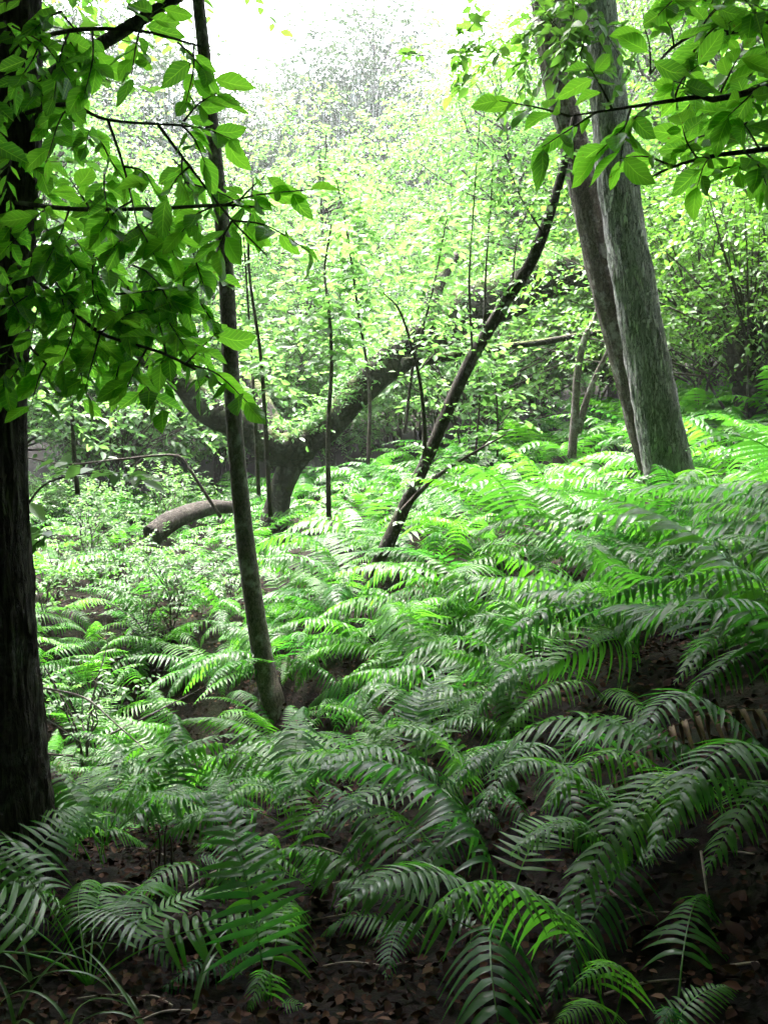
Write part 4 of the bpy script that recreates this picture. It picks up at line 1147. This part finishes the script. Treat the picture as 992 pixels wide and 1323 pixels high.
SHRUB = {'bright': [shrub_meshes(200 + i, 1.2, .9, 4, 22, .066, M_YOUNG, ntw=9, twl=.28) for i in range(2)],
         'under': [shrub_meshes(210 + i, 2.6, 1.9, 5, 44, .105, M_YOUNG, ntw=10, twl=.45, crad=.7) for i in range(3)],
         'dense': [shrub_meshes(220 + i, 3.4, 2.4, 4, 74, .085, M_CROWN, ntw=14, twl=.45, crad=.8) for i in range(2)],
         'spindly': [shrub_meshes(230, 1.0, .7, 3, 9, .055, M_YOUNG, ntw=5, twl=.22)]}
def put_shrub(kind, x, y, s, rz, label, group=None, v=0, name='shrub'):
    st_, w, f = SHRUB[kind][v % len(SHRUB[kind])]
    e = empty(name, (x, y, gz(x, y)), rz, s)
    tag(e, label, 'shrub', group)
    for m_ in st_: obj('stem', m_, e)
    tag(obj('twigs', w, e), kind='stuff'); obj('foliage', f, e)
    return e
def shrub_px(kind, px, py, s, label, group=None, v=0, d=None):
    p = hit(px, py) if d is None else at(px, py, d)
    return put_shrub(kind, p[0], p[1], s, random.uniform(0, 6.28), label, group, v)
shrub_px('bright', 222, 815, .62, 'round bright green shrub beside the slim spotted trunk')
shrub_px('spindly', 108, 835, .95, 'spindly light green shrub before the dark undercut bank', d=6.0)
for i, (a_, b_, s_) in enumerate([(75, 778, .6), (165, 790, .7), (60, 815, .7), (190, 850, .6), (120, 760, .55), (300, 790, .5)]):
    shrub_px('spindly', a_, b_, s_, 'small light green seedling bush in the gully by the dark hollow', 'seedling bushes in the gully', i)
U_ = 'leafy bright undergrowth shrub behind the fallen mossy tree'
r = np.random.default_rng(91)
for i in range(34):
    y = r.uniform(12.8, 24)
    px = r.uniform(40, 700)
    x = (px - 496) / F0 * y
    if abs(px - 560) < 90 and y < 13: y += 3
    put_shrub('under', x, y, r.uniform(.7, 1.25), r.uniform(0, 6.28), 'leafy bright undergrowth shrub ' + near_what(px), 'undergrowth ' + near_what(px), i)
for i in range(5):
    y = r.uniform(10, 13)
    px = r.uniform(30, 215)
    put_shrub('bright', (px - 496) / F0 * y, y, r.uniform(.45, .75), r.uniform(0, 6.28), 'low bright shrub among the ferns beyond the dark hollow', 'low shrubs beyond the hollow', i)
for i, (px, y, s_) in enumerate([(900, 11, .9), (960, 10, .85), (1000, 12, 1.1), (930, 13.5, 1.2), (860, 15, 1.2), (820, 16, 1.1), (1010, 15, 1.3), (760, 17, 1.0), (700, 18, 1.0)]):
    put_shrub('dense', (px - 496) / F0 * y, y, s_, r.uniform(0, 6.28), 'dense green thicket shrub behind the twin trunks', 'thicket behind the twin trunks', i)

# ------------------------------------------------------------------ background trees
def tree_meshes(seed, h, rad, ncl, leaf, lmat, barkm, ntw=16, nleaf=9, twl=.9, crad=1.3, r0=.2, lowf=.35, moss=False, tint=(.2, .9)):
    r = np.random.default_rng(seed)
    lean = r.normal(0, .05 * h, 2)
    P = smooth_path([(0, 0, -.2), (lean[0] * .2, lean[1] * .2, h * .35), (lean[0] * .7, lean[1] * .6, h * .65), (lean[0], lean[1], h * .97)], 24)
    V, Fs, U = tube(P, np.linspace(r0, r0 * .2, 24), 10, .06, seed)
    tm = mesh_obj('trunk', V, Fs, barkm, None, U, mesh_only=True)
    wood, lb, mb = Bag(), Bag(), Bag()
    f = r.uniform(lowf, 1.0, ncl)
    prof = np.sin(PI * np.clip((f - lowf * .6) / (1.08 - lowf * .6), 0, 1)) ** .7
    a = r.uniform(0, 6.28, ncl)
    q = rad * prof * r.uniform(.25, 1, ncl) ** .6
    cc = np.stack([np.cos(a) * q + lean[0] * f, np.sin(a) * q + lean[1] * f, h * f], -1)
    for k in range(ncl):
        s0 = P[int(np.clip((f[k] - .12) * 23, 3, 22))]
        Q = smooth_path([s0, (s0 + cc[k]) / 2 + r.normal(0, .2, 3), cc[k]], 6)
        V, Fs, U = tube(Q, np.linspace(r0 * .28, r0 * .06, 6), 4, cap=False); wood.add(V, Fs, U)
    ci = np.repeat(np.arange(ncl), ntw); K = len(ci)
    off = r.normal(0, 1, (K, 3)) * np.array([1, 1, .5])
    twig_leaves(cc[ci] + off * crad * .45, off + r.normal(0, .4, (K, 3)), twl * r.uniform(.6, 1.3, K), nleaf, leaf, lb, wood, .006, tint=tint, r=r)
    if moss:
        k = ncl * 7
        c0 = cc[r.integers(0, ncl, k)] + r.normal(0, 1, (k, 3)) * np.array([.8, .8, .2])
        V, F = prisms(c0, c0 - np.stack([r.normal(0, .1, k), r.normal(0, .1, k), r.uniform(.5, 1.8, k)], -1), r.uniform(.01,.03,(k,1)), .004)
        mb.add(V, F)
    parts = [('trunk', tm), ('branches', wood.build('branches', barkm, mesh_only=True)), ('crown', lb.build('crown', lmat, mesh_only=True))]
    if moss: parts.append(('hanging_moss', mb.build('hanging_moss', M_MOSS, mesh_only=True)))
    return parts
BT = {'mid': [tree_meshes(400 + i, 9, 3.0, 70, .14, M_YOUNG, M_BARK_THIN, r0=.10, lowf=.22) for i in range(2)],
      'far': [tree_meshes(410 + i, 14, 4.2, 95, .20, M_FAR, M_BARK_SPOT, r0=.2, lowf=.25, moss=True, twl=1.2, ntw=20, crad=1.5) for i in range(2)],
      'dense': [tree_meshes(420 + i, 11, 3.4, 60, .11, M_CROWN, M_BARK_SPOT, r0=.16, lowf=.15, ntw=20) for i in range(2)]}
TL = {'mid': ('leafy young tree with pale green crown ', 'young trees in the clearing'),
      'far': ('tall hazy tree hung with grey moss far ', 'hazy moss-hung trees far behind'),
      'dense': ('full green tree rising ', 'trees behind the twin trunks')}
def put_tree(kind, px, y, top, v):
    x = (px - 496) / F0 * y
    z = gz(x, y)
    h0 = {'mid': 9, 'far': 14, 'dense': 11}[kind]
    topz = at(px, top, y)[2]
    s = (topz - z) / h0
    e = empty('background_tree', (x, y, z), random.uniform(0, 6.28), s)
    lab, grp = TL[kind]
    lab = 'tallest moss-hung tree standing alone against the white sky' if (kind, px) == ('far', 490) else lab + near_what(px)
    grp = grp + ' ' + near_what(px)
    tag(e, lab, 'tree', grp)
    for nm, me in BT[kind][v % 2]:
        o = obj(nm, me, e)
        if nm in ('branches', 'hanging_moss'): o['kind'] = 'stuff'
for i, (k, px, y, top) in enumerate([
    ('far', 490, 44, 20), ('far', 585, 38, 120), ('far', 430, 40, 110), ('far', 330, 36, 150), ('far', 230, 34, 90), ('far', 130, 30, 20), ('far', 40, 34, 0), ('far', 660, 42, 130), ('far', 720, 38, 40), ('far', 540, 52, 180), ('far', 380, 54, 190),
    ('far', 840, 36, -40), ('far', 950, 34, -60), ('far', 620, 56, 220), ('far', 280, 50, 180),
    ('mid', 430, 18, 170), ('mid', 350, 21, 210), ('mid', 280, 18, 260), ('mid', 180, 19, 200), ('mid', 90, 17, 150), ('mid', 20, 15, 120), ('mid', 480, 23, 250), ('mid', 380, 15, 300), ('mid', 650, 19, 110), ('mid', 690, 16, 60), ('mid', 610, 25, 260),
    ('dense', 790, 18, -60), ('dense', 860, 15, -80), ('dense', 930, 13, -120), ('dense', 1010, 14, -150), ('dense', 720, 22, 30), ('dense', 980, 20, -80), ('dense', 900, 24, -60)]):
    put_tree(k, px, y, top, i)

# the wood goes on unseen around the viewpoint; trees added to block low light
BT['thicket'] = [tree_meshes(430 + i, 8, 2.9, 95, .17, M_CROWN, M_BARK_DARK, r0=.14, lowf=.06, ntw=22, nleaf=9, twl=.8, crad=1.2) for i in range(2)]
ring = [(-5.2, 4.6), (-5.6, 1.4), (-6.0, -1.8), (-4.6, -5.0), (-1.6, -6.4), (1.6, -6.6), (4.8, -5.4), (7.0, -2.6), (7.2, .6), (7.2, 4.2),
        (-8.4, 7.6), (-9.4, 3.2), (-10, -1), (-8.4, -5.5), (-5, -9), (0, -10.5), (5, -9.5), (9.4, -6), (11, -1), (11, 3), (11.5, 7.5), (9.6, 9.0), (-11.5, 11)]
for i, (x, y) in enumerate(ring):
    e = empty('added_thicket_tree', (x, y, gz(x, y)), i * 1.7, .8 if i < 10 else 1.1)
    tag(e, 'added unseen bushy tree in the wood that closes in around the shaded bank', 'tree', 'added bushy trees around the shaded bank')
    for nm, me in BT['thicket'][i % 2]:
        o = obj(nm, me, e)
        if nm == 'branches': o['kind'] = 'stuff'


# ------------------------------------------------------------------ haze
HZ = bpy.data.materials.new('haze')
HZ.use_nodes = True
hn, hl = HZ.node_tree.nodes, HZ.node_tree.links
hn.clear()
pv = hn.new('ShaderNodeVolumePrincipled')
pv.inputs['Color'].default_value = (.93, .97, 1.0, 1)
pv.inputs['Density'].default_value = .0009
pv.inputs['Anisotropy'].default_value = .2
ho = hn.new('ShaderNodeOutputMaterial')
hl.new(pv.outputs[0], ho.inputs['Volume'])
x0, x1, y0, y1, z0, z1 = -310, 310, -310, 410, float(GZ.min()) - 1, 30
V = np.array([[x, y, z] for z in (z0, z1) for y in (y0, y1) for x in (x0, x1)], float)
F = np.array([[0, 2, 3, 1], [4, 5, 7, 6], [0, 1, 5, 4], [2, 6, 7, 3], [0, 4, 6, 2], [1, 3, 7, 5]])
tag(mesh_obj('haze', V, F, HZ, smooth=False), 'thin pale haze in the forest air', 'haze', kind='stuff')
